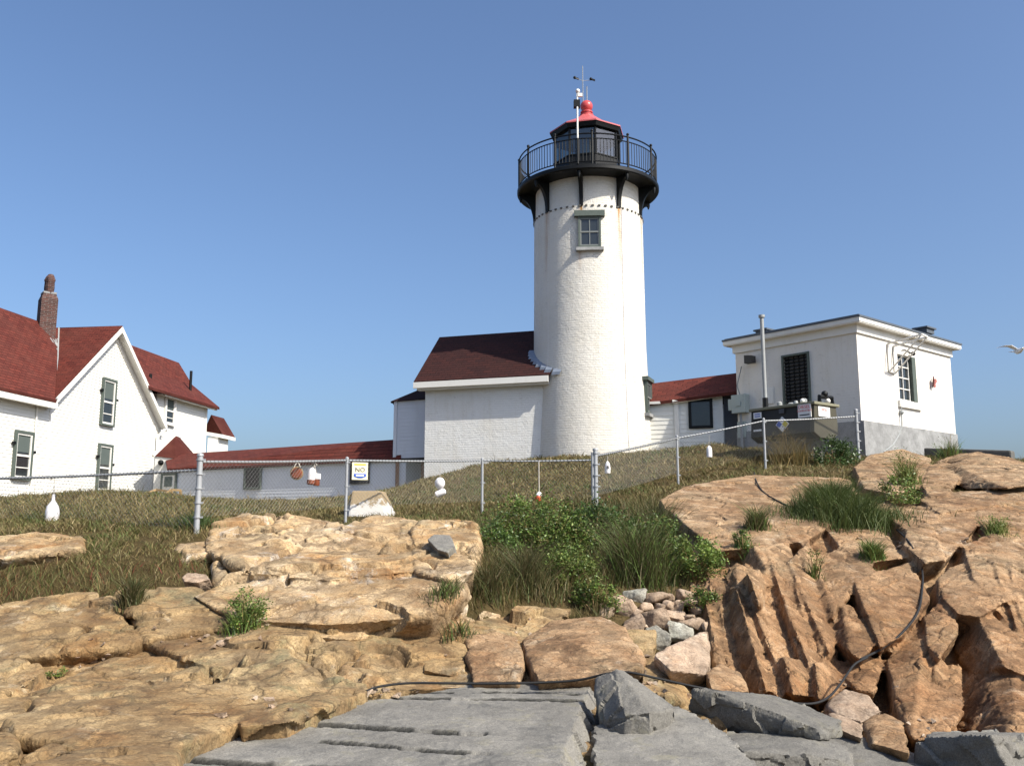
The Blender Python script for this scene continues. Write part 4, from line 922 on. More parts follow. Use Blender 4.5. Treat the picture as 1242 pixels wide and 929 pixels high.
def disp_crag(A=.09,seed=0,strata=1.0):
    def fn(P,N):
        al=P@SD
        if strata>.5:                                                            # long plates running down the dip, broken across here and there
            Q=P-np.outer(al,SD); w=Q+.05*np.c_[fbm(P*1.6,3,seed=seed+40),fbm(P*1.6,3,seed=seed+41),fbm(P*1.6,3,seed=seed+42)]
            h1,e1=facet(w*2.3+np.outer(al*.16,SD),seed+1,1.2,1.1); h2,e2=facet(w*5.5+np.outer(al*.7,SD),seed+2,1.2,1.1); h3,e3=facet(w*12+np.outer(al*3,SD),seed+4,1.2,.9)
            d=A*(h1+.55*h2+.25*h3)-.07*(1-sstep(e1,0,.10))-.03*(1-sstep(e2,0,.10))
        else:
            Q=P-np.outer(al,SD)+np.outer(al*.7,SD); w=Q+.09*np.c_[fbm(P*1.7,3,seed=seed+40),fbm(P*1.7,3,seed=seed+41),fbm(P*1.7,3,seed=seed+42)]
            h1,e1=facet(w*1.5,seed+1,.9,.6); h2,e2=facet(w*4.2,seed+2,1.2,.6); h3,e3=facet(w*10,seed+4,1.2,.6)
            d=A*h1-.05*strata*(1-sstep(e1,0,.07))+strata*(.50*A*h2-.02*(1-sstep(e2,0,.08)))+.12*A*h3
        d+=A*.3*fbm(P*.9,3,.5,seed=seed)+.005*fbm(P*11,3,.6,seed=seed+3)
        return N*d[:,None]
    return fn
def Dr(px,py): return interp(TR,py)
# smooth glaciated ledges on the left
def sheet(pxs,pys,off,Dfun,thick=1.6,skip=None):
    """strip of hulls following the rock surface so that no gap shows soil between the ledges"""
    hs=[]
    for i in range(len(pxs)-1):
        for j in range(len(pys)-1):
            if skip and skip((pxs[i]+pxs[i+1])/2,(pys[j]+pys[j+1])/2): continue
            q=[at(px,py,Dfun(px,py)+off) for px in (pxs[i]-4,pxs[i+1]+4) for py in (pys[j]-3,pys[j+1]+3)]
            hs.append(q+[p+V((0,.25,-thick)) for p in q])
    return hs
L=[]
L+=sheet([-160,-40,90,220,300,390,470,580,660,790],[768,800,832,860,890,940,985],.36,D,1.6,lambda x,y:(x>210 and y>865) or (x>330 and y>845))
L+=sheet([330,430,530,630,730,800,880],[828,860,900,950,990],.75,lambda a,b:interp(TM,b),1.2)
L+=[block(b,bk,dd,bu) for b,bk,dd,bu in (
 ([(-60,735),(0,731),(85,717,.25),(118,716,.3),(176,777,-.05),(149,786,-.1),(60,795,-.1),(0,800),(-60,800)],(0,.9,-.9),-.10,.10),
 ([(145,722,.2),(220,714,.35),(241,730,.3),(285,738,.3),(269,763,-.05),(237,767,-.12),(177,778,-.15),(170,763,-.05)],(0,.7,-.8),-.05,.12),
 ([(-80,805),(0,797,.1),(46,805,.05),(54,812),(0,846,-.12),(-80,870,-.1)],(0,.6,-.7),-.18,.08),
 ([(-100,880,-.1),(0,850),(60,826,.1),(140,800,.2),(262,800,.2),(335,832,.1),(300,872,-.05),(205,908,-.1),(140,905,-.1),(0,893,-.1)],(0,.5,-1.0),-.06,.16),
 ([(10,940),(55,910,.05),(100,900,.1),(200,904,.05),(215,902,.1),(205,935),(170,965,-.1),(10,990,-.2)],(0,.4,-.8),-.16,.05),
 ([(-80,930),(0,866,.1),(14,900),(10,945),(-80,985)],(0,.5,-.8),-.30,.05),
 ([(175,779),(270,771,.15),(330,757,.3),(440,771,.2),(470,800),(440,838,-.1),(360,852,-.1),(262,802)],(0,.7,-.9),-.02,.16),
 ([(300,832),(440,800,.1),(478,812),(445,838,-.1),(350,875,-.15),(290,880,-.1)],(0,.4,-.8),-.05,.08),
 ([(395,768,.2),(480,748,.3),(560,742,.35),(650,728,.5),(692,740,.3),(640,783),(560,800,-.05),(470,802,-.05),(430,790)],(0,.8,-.9),-.05,.16),
 ([(440,798),(470,800),(513,778,.1),(565,775,.1),(566,806),(520,812),(478,820,-.05)],(0,.5,-.8),-.02,.06),
 ([(440,835),(478,818,.1),(575,811,.1),(590,829),(478,830),(450,840)],(0,.4,-.7),-.04,.05),
 ([(775,792,.1),(800,800,.1),(826,820),(800,824,-.1),(775,818,-.1)],(0,.6,-.7),-.15,.06),
 ([(778,822),(836,829),(835,853,-.1),(810,848,-.2),(780,838,-.1)],(0,.5,-.7),-.12,.06),
)]
BL=rock_mesh('bedrock',L,.019,2,disp_slab(.022,.06,.10,.8,1,1.0),M['rock_left']); tag(BL,'smooth ochre bedrock ledges along the foreground below the grass','bedrock',kind='structure')
L=[]
L+=sheet([266,340,420,500,545],[668,700,738],.30,lambda a,b:interp(TL,b))
L+=[block(b,bk,dd,bu,lambda a,b_:interp(TL,b_)) for b,bk,dd,bu in (
 ([(252,668),(258,642,.3),(300,627,.6),(345,628,.7),(395,640,.5),(500,652,.3),(503,692),(400,703,-.1),(300,694,-.1)],(0,1.0,-.8),-.10,.16),
 ([(232,722),(262,705,.2),(312,690,.3),(400,688,.3),(505,690,.3),(568,692,.3),(556,724),(520,747,-.05),(400,757,-.1),(300,752,-.1),(262,738,-.05)],(0,1.0,-.8),-.16,.18),
 ([(501,648,.2),(512,638,.5),(545,631,.7),(575,638,.6),(580,664,.2),(574,692),(545,704,-.1),(504,694,-.05)],(0,.9,-.8),-.16,.10),
 ([(440,632),(452,624,.3),(490,626,.3),(503,636,.2),(498,648),(446,644)],(0,.7,-.6),.30,.05),
 ([(395,648),(430,634,.2),(470,640,.2),(480,656),(420,662)],(0,.6,-.6),.0,.06),
 ([(214,668),(220,660,.1),(250,659,.2),(256,672),(222,678)],(0,.6,-.6),.1,.03),
 ([(-60,660),(0,656,.2),(60,651,.4),(96,655,.4),(97,666,.1),(60,673),(0,677),(-60,680)],(0,1.0,-.7),-.2,.04),
 ([(318,748),(330,738,.2),(362,740,.2),(372,752),(340,760)],(0,.5,-.5),-.1,.02),
)]
L+=[block(b,bk,dd,bu,D) for b,bk,dd,bu in (
 ([(255,738,.1),(300,748,.2),(400,752,.2),(530,742,.3),(585,716,.5),(650,728,.5),(600,750,.1),(520,765),(420,775,-.05),(330,768,-.05)],(0,.9,-.7),-.06,.08),
 ([(575,725,.2),(583,700,.5),(600,712,.4),(598,728,.2)],(0,.6,-.6),-.1,.03))]
BH=rock_mesh('bedrock_hump',L,.020,2,disp_slab(.03,.06,.10,1.0,60,1.4),M['rock_hump']); tag(BH,'cream and rust streaked granite hump in front of the fence','bedrock',kind='structure')
# craggy outcrop on the right
C=sheet([840,900,970,1040,1110,1180,1250,1330],[612,640,680,730,790,850,900,950],.45,Dr)
C+=[block(b,bk,dd,bu,Dr) for b,bk,dd,bu in (
 # sunlit upper slope
 ([(800,606,1.0),(830,590,1.4),(915,575,1.4),(1030,580,1.2),(1046,612,.2),(980,636),(979,656),(911,664,-.1),(872,668,-.1),(836,640,.3),(806,615,.8)],(0,1.2,-.9),-.25,.25),
 # big tan joint block, its dark side to the left
 ([(1036,705,.1),(1060,694,.2),(1104,681,.35),(1128,727,.1),(1095,771,-.15),(1068,785,-.2),(1050,748,-.05),(1030,703,.75),(1034,740,.65),(1060,786,.45)],(.25,.8,-.35),-.55,.04),
 ([(1022,733,.05),(1035,735,.05),(1062,782,-.15),(1044,800,-.25),(1030,790,-.2),(1009,738,.55),(1003,765,.5),(1014,784,.4)],(.2,.7,-.3),-.45,.05),
 ([(1000,672,.2),(1022,662,.3),(1062,666,.3),(1060,695,.05),(1036,704,-.05),(1018,735,-.15),(1000,722),(988,712,.3),(985,690,.4)],(.2,.9,-.4),-.30,.06),
 ([(984,712,.25),(996,700,.1),(1015,736,-.1),(1012,750,-.1),(998,750,.1),(985,735,.3)],(.2,.7,-.4),-.35,.04),
 ([(1003,643,.3),(1058,634,.4),(1078,651,.2),(1100,676,-.05),(1062,681,-.1),(1020,664)],(0,.9,-.5),-.15,.06),
 ([(1076,626,.3),(1120,612,.6),(1178,603,.7),(1194,628,.2),(1148,680,-.2),(1124,681,-.25),(1098,640)],(0,1.1,-.7),-.35,.16),
 ([(1100,642,.1),(1134,640,.15),(1147,679,-.15),(1122,682,-.2),(1096,660)],(0,.8,-.5),-.50,.04),
 ([(1184,604,.5),(1210,600,.6),(1260,600,.6),(1260,640,.1),(1202,652),(1187,630,.1)],(0,1.1,-.7),-.35,.12),
 ([(1168,660,.2),(1200,648,.35),(1260,638,.5),(1260,715,-.1),(1212,733,-.2),(1180,700,-.05)],(0,1.1,-.6),-.55,.18),
 ([(1138,703,.2),(1150,688,.3),(1170,682,.3),(1192,708),(1211,736,-.15),(1190,748,-.2),(1162,744,-.2),(1142,724)],(.1,.9,-.5),-.60,.12),
 ([(1121,747,.1),(1146,722,.2),(1160,738,.1),(1162,768,-.1),(1140,798,-.25),(1124,782,-.1)],(.1,.8,-.5),-.62,.10),
 ([(1184,744,.05),(1205,745,.1),(1255,790,-.05),(1255,824,-.2),(1218,808,-.25),(1174,741,.5),(1158,752,1.0),(1158,788,.9),(1180,818,.6)],(.2,.9,-.4),-.65,.08),
 ([(1200,735,.1),(1225,724,.2),(1260,720,.2),(1260,790,-.05),(1230,770,-.1)],(.2,.9,-.4),-.5,.08),
 ([(1074,800),(1122,734,.3),(1136,780,.1),(1132,806,-.05),(1098,840,-.2),(1107,895,-.4),(1092,878,-.3)],(.2,.8,-.4),-.35,.06),
 ([(1228,822,.0),(1262,827,.1),(1262,892,-.15),(1232,893,-.25),(1190,817,.5),(1165,815,1.1),(1162,884,.9)],(.3,.9,-.3),-.75,.0),
 ([(1134,806,.1),(1168,814,.1),(1172,855,-.1),(1150,892,-.2),(1114,898,-.25),(1098,840)],(.1,.8,-.4),-.50,.10),
 ([(1022,818,.1),(1042,797,.2),(1076,798,.2),(1060,840,-.05),(1040,836,-.05)],(.1,.7,-.4),-.40,.06),
 ([(985,822),(1010,800,.2),(1042,806,.1),(1026,836),(1000,848,-.1)],(.1,.7,-.4),-.25,.06),
 # ledge tops near the parapet
 ([(1036,566,.1),(1056,551,.5),(1092,544,.8),(1130,556,.6),(1124,588,-.1),(1085,600,-.2),(1048,592,-.1)],(0,1.2,-.8),.3,.10),
 ([(1118,588,.1),(1128,564,.5),(1160,556,.7),(1168,576,.3),(1150,600,-.1),(1128,602,-.1)],(0,1.2,-.7),-.1,.06),
 ([(1160,565,.6),(1186,548,1.0),(1225,554,1.1),(1262,566,1.0),(1262,588,.2),(1222,592,.1),(1205,586,.2),(1190,572,.3)],(0,1.6,.05),-1.1,.05),
 ([(1116,606,.2),(1130,597,.4),(1180,595,.4),(1262,593,.4),(1262,606,.1),(1186,606),(1140,622,-.1)],(0,1.2,-.6),-.25,.04),
)]
def rib(left,ridge,right,dl=.45,dr=.12,dd=-.35,dn=-.30):
    P=[at(x,y,Dr(x,y)+dd+dl) for x,y in left]+[at(x,y,Dr(x,y)+dd+dn) for x,y in ridge]+[at(x,y,Dr(x,y)+dd+dr) for x,y in right]
    return P+[p+V((.35,1.1,-.4)) for p in P]
C+=[rib([(856,722),(855,800),(868,838)],[(893,711),(907,755),(930,838)],[(903,712),(920,767),(945,840)],1.35,.15,-.30),
 rib([(886,712),(907,767),(928,836)],[(902,706),(918,735),(937,796),(952,830)],[(919,699),(938,739),(958,787),(975,832)],.42,.12,-.30,-.18),
 rib([(921,669),(926,699),(938,733),(955,785),(972,822)],[(929,664),(940,697),(949,730),(968,778),(990,828)],[(955,653),(952,685),(969,730),(988,772),(1008,818)],.42,.10,-.36,-.18),
 rib([(951,690),(960,735),(975,770),(998,800)],[(956,680),(972,717),(988,753),(1006,792)],[(980,656),(979,708),(990,735),(1014,778)],.36,.10,-.36,-.16),
 rib([(896,676),(905,699)],[(914,662),(926,672),(930,690)],[(945,654),(952,664),(945,690)],.5,.1,-.25),
 rib([(898,705),(905,724)],[(906,694),(914,712),(920,732)],[(921,690),(929,706),(927,728)],.4,.1,-.72),
 rib([(936,800),(940,838)],[(950,796),(962,812),(962,842)],[(978,802),(995,820),(990,846)],.35,.15,-.45),
 rib([(975,808),(978,842)],[(988,802),(996,820),(992,848)],[(1008,802),(1022,818),(1012,846)],.35,.15,-.40)]
_r=random.Random(42)
def plates(tl,tr,bl,br,n,wlo,whi,llo,lhi,d0,d1):
    """thin leaning plates of rock split along the dip"""
    for _ in range(n):
        u,v=_r.random(),_r.random(); lp=lambda a,b,t:(a[0]+(b[0]-a[0])*t,a[1]+(b[1]-a[1])*t)
        T,B=lp(tl,tr,u),lp(bl,br,u); c=lp(T,B,v); dx,dy=B[0]-T[0],B[1]-T[1]; q=math.hypot(dx,dy); dx/=q; dy/=q; j=_r.gauss(0,.16); dx,dy=dx*cos(j)-dy*sin(j),dx*sin(j)+dy*cos(j); nx,ny=dy,-dx
        L=_r.uniform(llo,lhi)/2; w=_r.uniform(wlo,whi); L=min(L,q*v+8,q*(1-v)+8)+10; dd=_r.uniform(d0,d1); tk=_r.uniform(.24,.50)
        pt=lambda t,o:(c[0]+dx*L*t-nx*0+nx*w*o,c[1]+dy*L*t+ny*w*o)
        P=[at(*pt(t,o),Dr(*pt(t,o))+dd+z) for t,o,z in ((-1,-.2,.06),(-.8,.6,.10),(-.75,-1,tk+.05),(-.4,-.35,-.04),(.5,-.3,-.04),(.9,.0,.0),(.75,-1,tk),(.85,.75,.08),(0,1.0,.10),(0,-1.1,tk))]
        C.append(P+[p+V((.25,.7,-.25)) for p in P])
plates((872,712),(978,657),(922,842),(1012,798),44,5,17,26,100,-.05,-.48)
plates((858,716),(892,708),(866,838),(930,840),16,6,13,40,100,.10,-.15)
plates((1108,820),(1165,812),(1100,880),(1155,892),16,6,14,30,70,-.45,-.66)
plates((1180,690),(1240,700),(1200,735),(1250,760),10,6,12,30,60,-.5,-.7)
def crag_disp():
    hard=disp_crag(.028,100,.45); soft=disp_crag(.030,100,.30)
    def fn(P,N):
        dh=hard(P,N); ds=soft(P,N)
        k=F/(P[:,1]*cos(TH)+P[:,2]*sin(TH)); px=CX+P[:,0]*k      # strongest on the striated face, which lies between these bearings
        bear=P[:,0]/P[:,1]; w=sstep(bear,.19,.22)*(1-sstep(bear,.345,.37))*(1-sstep(P[:,2],-.5,-.1)); w2=np.maximum(w,.45*sstep(bear,.40,.43)*(1-sstep(P[:,2],-1.5,-1.1)))
        return ds*(1-w2[:,None])+dh*w2[:,None]
    return fn
BR=rock_mesh('bedrock_crag',C,.022,1,crag_disp(),M['rock_right']); tag(BR,'steep craggy orange bedrock outcrop below the utility building','bedrock',kind='structure')
rockbvh=[]
def hit(px,py,bv=None):
    """first surface met by the line of sight through px,py"""
    d=ray(px,py).normalized(); best=None
    for b in (bv or rockbvh+[hillbvh]):
        h=b.ray_cast(V((0,0,0)),d)
        if h[0] is not None and (best is None or h[3]<best[1]): best=(h[0],h[3],h[1])
    return best
def add_bvh(o):
    me=o.data; n=len(me.vertices); co=np.empty(n*3,np.float32); me.vertices.foreach_get('co',co); co=co.reshape(-1,3)+np.array(o.location)
    rockbvh.append(BVHTree.FromPolygons([tuple(map(float,c)) for c in co],[tuple(p.vertices) for p in me.polygons]))
for o in (BL,BH,BR): add_bvh(o)
def drop(x,y,z0=6):
    best=None
    for b in rockbvh+[hillbvh]:
        h=b.ray_cast(V((x,y,z0)),V((0,0,-1)))
        if h[0] is not None and (best is None or h[0].z>best): best=h[0].z
    return best
def under_rock(x,y,ground,tol=.0):
    for b in rockbvh:
        h=b.ray_cast(V((x,y,6)),V((0,0,-1)))
        if h[0] is not None and h[0].z>ground+tol: return True
    return False
# ------------------------------------------------------------------ loose boulders
def disp_stone(A,seed):
    def fn(P,N):
        f1,f2,i1=worley(P*2.4,seed); 
        return N*(A*fbm(P*1.8,4,.5,seed=seed)+.006*fbm(P*16,3,.6,seed=seed+3)+(i1-.5)*A*.9*sstep(f2-f1,0,.12))[:,None]
    return fn
def boulder(pts,back,dD,bulge,label,mat,vox=.022,sm=5,A=.03,Df=None,name='boulder',cat='boulder',group=None):
    h=block(pts,back,dD,bulge,Df); c=sum(h,V((0,0,0)))/len(h); z=min(p.z for p in h)
    o=rock_mesh(name,[h],vox,sm,disp_stone(A,int(c.x*31+c.z*17)%997),M[mat],(c.x,c.y,z)); tag(o,label,cat,group); return o
boulder([(632,775,.25),(669,752,.35),(729,745,.4),(760,759,.3),(783,798,.05),(779,811,-.05),(726,820,-.05),(651,825,-.05),(645,798)],(0,.8,-.8),-.50,.30,'very large rounded brown boulder just behind the grey slabs','rock_right',.022,12,.03)
boulder([(566,774,.15),(600,768,.2),(627,771,.2),(637,804),(630,825,-.0),(573,826,-.0),(568,800)],(0,.6,-.7),-.42,.16,'cracked squat brown boulder left of the very large one','rock_right',.02,7,.03)
boulder([(512,779,.15),(540,777,.2),(564,779,.2),(564,812),(545,818),(513,812)],(0,.5,-.6),-.30,.08,'flat brown block left of the squat cracked boulder','rock_left',.02,5,.03)
gb='boulders at the foot of the crag'
boulder([(856,815,.1),(862,808,.1),(873,804,.1),(899,814,.05),(910,838,-.1),(880,842,-.15),(862,836,.05)],(.12,.5,-.35),-1.0,.06,'orange wedge shaped boulder at the left foot of the crag','rock_right',group=gb)
boulder([(793,794,.05),(820,780,.1),(846,767,.15),(858,766,.15),(863,800,-.05),(857,818,-.1),(835,809,-.05),(812,812)],(.1,.6,-.4),-.75,.05,'large pale flat topped boulder under the dry stone wall','rock_stone',group=gb)
boulder([(1003,856,.1),(1010,845,.1),(1025,836,.1),(1054,842,.05),(1071,862,-.05),(1046,876,-.1),(1015,866)],(.05,.45,-.3),-.65,.08,'rounded tan boulder resting on two others below the crag','rock_stone',group=gb)
boulder([(1004,864,.1),(1024,858,.1),(1052,874,.05),(1048,896,-.1),(1008,880,-.05)],(.05,.45,-.3),-.70,.05,'low tan boulder wedged under the rounded one','rock_stone',group=gb)
boulder([(1050,878,.1),(1058,870,.1),(1074,864,.1),(1095,874,.05),(1105,914,-.15),(1058,900,-.1)],(.05,.45,-.3),-.75,.06,'orange brown boulder with a split face beside the grey blocks','rock_right',group=gb)
boulder([(519,654,.05),(526,648,.1),(546,648,.1),(551,662),(543,670,-.05),(530,666,-.05)],(.03,.25,-.15),-.62,.02,'small dark grey stone lying on the pale hump','granite',.012,2,.012,lambda a,b:interp(TL,b))
boulder([(221,700),(226,695,.1),(250,696,.1),(255,702),(240,706),(224,705)],(0,.3,-.25),-.05,.02,'small pale stone half buried in the grass beside the hump','rock_stone',.012,4,.012)
# ------------------------------------------------------------------ dry stone revetment
stones=[(772,724,28,17,1),(799,727,25,13,0),(813,724,11,9,0),(829,722,20,12,0),(750,742,30,26,0),(767,735,17,12,0),(784,737,14,9,0),(800,736,15,7,0),(811,736,11,11,0),(824,735,15,12,0),(838,732,15,8,0),(774,746,17,12,0),(797,752,31,23,0),(818,748,26,14,0),(771,763,25,28,0),(799,775,27,25,1),(825,765,27,20,1),(840,758,28,14,0),(736,743,16,20,0),(838,750,10,7,0),(750,727,15,8,0),(856,762,9,12,0),(783,762,8,8,0),(812,762,9,8,0),(846,741,12,9,0),(787,781,10,9,1)]
lay=['flat','small','squat','angular','rounded','thin','broad','narrow']
for i,(px,py,w_,h_,g) in enumerate(stones):
    Y=interp([(720,13.55),(780,12.15)],py); hh=hit(px,py,[hillbvh]); Y=min(Y,hh[0].y-.05) if hh else Y; c=at(px,py,Y); k=Y/F*1.2; n=14
    rs=np.random.default_rng(100+i); pts=[]
    for q in range(n):
        v=rs.normal(size=3); v/=np.linalg.norm(v); v=np.sign(v)*np.abs(v)**.75
        pts.append(V((c.x+v[0]*w_*k*.56,c.y+.05+v[1]*.16,c.z+v[2]*h_*k*.58)))
    o=rock_mesh('wall_stone',[pts],.014,3,disp_stone(.012,i),M['rock_greystone' if g else 'rock_stone'],(c.x,c.y,c.z-h_*k*.5))
    col_='grey' if g else 'pink'; size='large' if w_>24 else 'medium' if w_>14 else 'small'
    rowi=lambda t: 0 if t<731 else 1 if t<741 else 2 if t<755 else 3
    row=['top','second','third','bottom'][rowi(py)]
    pos=sorted(t for t in stones if rowi(t[1])==rowi(py)).index(stones[i]); pos='leftmost' if pos==0 else ['second','third','fourth','fifth','sixth','seventh','eighth','ninth','tenth'][pos-1]+' from left'
    tag(o,f'{size} {col_} stone, {pos} in {row} row of the dry wall','stone','stones of the dry stone wall')
# backing earth of the revetment is the hillside
# ------------------------------------------------------------------ quarried granite blocks of the breakwater
def granite_block(top,thick,label,Zs=None,grooves=(),vox=.02,sm=2,A=.008,extra=(),pts=None):
    P=[atz(px,py,z) for px,py,z in top] if pts is None else pts; lo=[p+V((0,.0,-thick)) for p in P]
    h=P+lo+[V(e) for e in extra]; c=sum(P,V((0,0,0)))/len(P); zb=min(p.z for p in h)
    gl=[]
    for pl,dp,wd_ in grooves: gl.append(([atz(px,py,z) for px,py,z in pl],dp,wd_))
    sd=int(abs(c.x*77+c.y*13))%997
    def fn(Q,N):
        h_,e_=facet(Q*3.1+.4*np.c_[fbm(Q*2,2,seed=sd+31),fbm(Q*2,2,seed=sd+32),fbm(Q*2,2,seed=sd+33)],sd+6,.05,.03); d=A*fbm(Q*2.2,4,.5,seed=sd)+.005*fbm(Q*14,4,.65,seed=sd+2)+h_*(.10+.90*(np.abs(N[:,2])<.8))
        out=N*d[:,None]
        for pl,dp,wd_ in gl:
            a=np.array([p[:2] for p in pl]); best=np.full(len(Q),9.); 
            for i in range(len(a)-1):
                s=a[i+1]-a[i]; L2=s@s; t=np.clip(((Q[:,:2]-a[i])@s)/L2,0,1); dd=np.linalg.norm(Q[:,:2]-(a[i]+t[:,None]*s),axis=1); best=np.minimum(best,dd)
            best=best+.018*fbm(Q*7,3,.6,seed=sd+5)
            nz=.55+.9*sstep(fbm(Q*np.array([3,3,3]),2,seed=sd+8),-.35,.25)
            k=nz*(1-sstep(best,wd_*.4,wd_))*(N[:,2]>.3); out[:,2]-=dp*k; fn.d=np.maximum(getattr(fn,'d',0),(1-sstep(best,wd_*.75,wd_*1.2))*sstep(nz,.5,.8))  # painted shade reaches past the cut to blacken its far wall
        return out
    shade_mask=[]
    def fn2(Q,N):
        r=fn(Q,N); shade_mask.append(getattr(fn,'d',np.zeros(len(Q)))); return r
    o=rock_mesh('granite_block',[h],vox,sm,fn2,M['granite'],(c.x,c.y,zb)); at_=o.data.attributes.new('groove_shade','FLOAT','POINT'); at_.data.foreach_set('value',shade_mask[0].astype(np.float32))
    tag(o,label,'granite block','quarried granite blocks of the breakwater'); return o
zs=-1.62
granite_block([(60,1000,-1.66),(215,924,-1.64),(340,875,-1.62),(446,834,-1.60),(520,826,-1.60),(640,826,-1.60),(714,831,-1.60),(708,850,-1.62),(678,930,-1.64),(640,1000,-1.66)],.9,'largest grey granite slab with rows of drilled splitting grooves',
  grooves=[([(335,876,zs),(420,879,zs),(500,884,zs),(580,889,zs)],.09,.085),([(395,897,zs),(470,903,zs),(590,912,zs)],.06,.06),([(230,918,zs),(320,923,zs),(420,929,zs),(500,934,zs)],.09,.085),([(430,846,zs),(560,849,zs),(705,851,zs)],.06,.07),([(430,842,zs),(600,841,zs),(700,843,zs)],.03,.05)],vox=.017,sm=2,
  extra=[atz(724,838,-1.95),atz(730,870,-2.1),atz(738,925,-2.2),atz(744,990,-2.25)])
granite_block([],.6,'pointed grey granite block standing between the slabs',vox=.014,sm=1,pts=[at(724,822,9.15),at(748,811,9.0),at(756,813,9.05),at(731,872,8.55),at(757,868,8.3),at(789,864,8.25),at(821,859,8.75),at(790,838,9.1)])
granite_block([(718,880,-1.72),(745,871,-1.70),(787,862,-1.68),(820,855,-1.66),(850,870,-1.70),(885,895,-1.74),(915,925,-1.78),(930,985,-1.82),(735,985,-1.8),(738,925,-1.76)],.7,'smooth dark grey granite slab tilted in the middle foreground')
granite_block([],.05,'long wedge shaped grey granite block with a dark front edge',vox=.016,sm=1,pts=[at(843,836,9.15),at(872,839,9.05),at(947,866,8.75),at(988,882,8.5),at(996,890,8.45),at(939,842,9.9),at(1023,874,9.1),at(1024,886,8.9),at(834,855,9.25),at(876,885,9.15),at(992,893,8.65),at(940,870,9.9)])
granite_block([(905,846,-2.0),(914,840,-1.98),(962,840,-1.98),(990,855,-2.02),(960,862,-2.05)],.4,'small grey granite block behind the wedge shaped one')
granite_block([],.0,'broad grey granite slab with a pale broken front edge',vox=.018,sm=1,pts=[at(878,888,8.9),at(960,886,8.95),at(1009,892,8.8),at(1031,912,8.3),at(1035,922,8.05),at(951,906,8.1),at(900,911,7.9),at(905,950,7.85),at(960,955,7.95),at(1037,955,8.0),at(1020,960,8.8),at(890,960,8.8)])
granite_block([(1004,893,-2.05),(1036,889,-2.03),(1090,905,-2.08),(1150,928,-2.14),(1180,985,-2.2),(1060,985,-2.15),(1036,906,-2.1)],.5,'grey granite slab sloping down to the right at the lower edge')
granite_block([],.0,'dark fronted grey granite block in the lower corner under the crag',vox=.018,sm=1,pts=[at(1119,894,8.95),at(1201,891,8.25),at(1112,926,9.0),at(1228,945,8.2),at(1275,893,8.9),at(1275,965,8.6),at(1130,887,9.5),at(1245,888,9.4),at(1120,945,9.2),at(1245,950,9.4)])
def rubble():
    rs=np.random.default_rng(55); vs=[];fs=[]
    spots=[(735,838,26,20,24),(775,835,30,14,25),(1040,850,40,30,14),(1120,880,30,22,6),(985,870,30,14,20),(870,846,30,8,14),(470,842,40,6,14),(330,860,50,12,10),(250,780,90,22,14),(120,800,70,20,10),(600,770,120,30,16),(1080,650,90,40,12),(760,790,30,10,14),(690,770,60,10,8)]
    for px,py,sx,sy,n in spots:
        for k in range(n):
            h=hit(px+rs.normal()*sx*.5,py+rs.normal()*sy*.5)
            if not h or h[0].y<4: continue
            sz=rs.uniform(.012,.05)*(1.4 if rs.random()<.15 else 1); c=h[0]+UP*sz*.3
            v,f=hull_of([c+V(tuple(rs.normal(size=3)*sz*np.array([.6,.6,.42]))) for _ in range(9)]); o=len(vs); vs+=v; fs+=[[i+o for i in q] for q in f]
    me=bpy.data.meshes.new('rubble'); me.from_pydata([tuple(v) for v in vs],[],fs); me.materials.append(M['rock_stone']); o=bpy.data.objects.new('rubble',me); COL.objects.link(o)
    tag(o,'loose chips and pebbles lying in the joints of the rocks','rubble',kind='stuff')
rubble()
# ------------------------------------------------------------------ black hose
def follow(pts,r,lift,name,label,sag=None):
    P=[]
    for px,py,Y in pts:
        h=hit(px,py) if not sag else None
        p=h[0]-ray(px,py).normalized()*r*.6+UP*r*.5 if (h and abs(h[0].y-Y)<3.5) else at(px,py,Y); P.append(p)
    Q=[]
    for i in range(len(P)-1):                                     # Catmull-Rom
        p0,p1,p2,p3=P[max(i-1,0)],P[i],P[i+1],P[min(i+2,len(P)-1)]
        for k in range(8):
            t=k/8; Q.append(.5*((2*p1)+(p2-p0)*t+(2*p0-5*p1+4*p2-p3)*t*t+(3*p1-p0-3*p2+p3)*t**3))
    Q.append(P[-1]); m=MB(); c=Q[0]; m.tube([q-c for q in Q],r,8); o=m.build(name,M['rubber'],None,60); o.location=c; return tag(o,label,'hose')
follow([(444,838,9.2),(462,832,9.4),(500,828,9.5),(560,828.5,9.55),(640,828,9.6),(700,824.5,9.6),(735,817,9.5),(762,815,9.4),(800,823,9.4),(850,834,9.4),(900,843,9.5),(950,851,9.6),(985,853,9.7),(1005,845,9.9),(1020,828,10.3),(1036,806,10.7),(1052,797,10.9)],.0125,0,'rubber_hose','black rubber hose lying behind the granite slabs across the foreground',True)
follow([(1044,800,10.95),(1068,788,11.1),(1092,770,11.4),(1112,745,11.9),(1118,720,12.4),(1118,690,12.9),(1104,660,13.7),(1088,643,14.2),(1070,628,14.8),(1050,622,15.2),(1020,622,15.6),(990,624,15.6),(965,618,15.9),(940,606,16.6),(925,596,17.2),(917,583,18.3),(915,573,19.8),(917,567,20.6)],.015,0,'rubber_hose','black rubber hose running up the crevice of the crag to the fence')
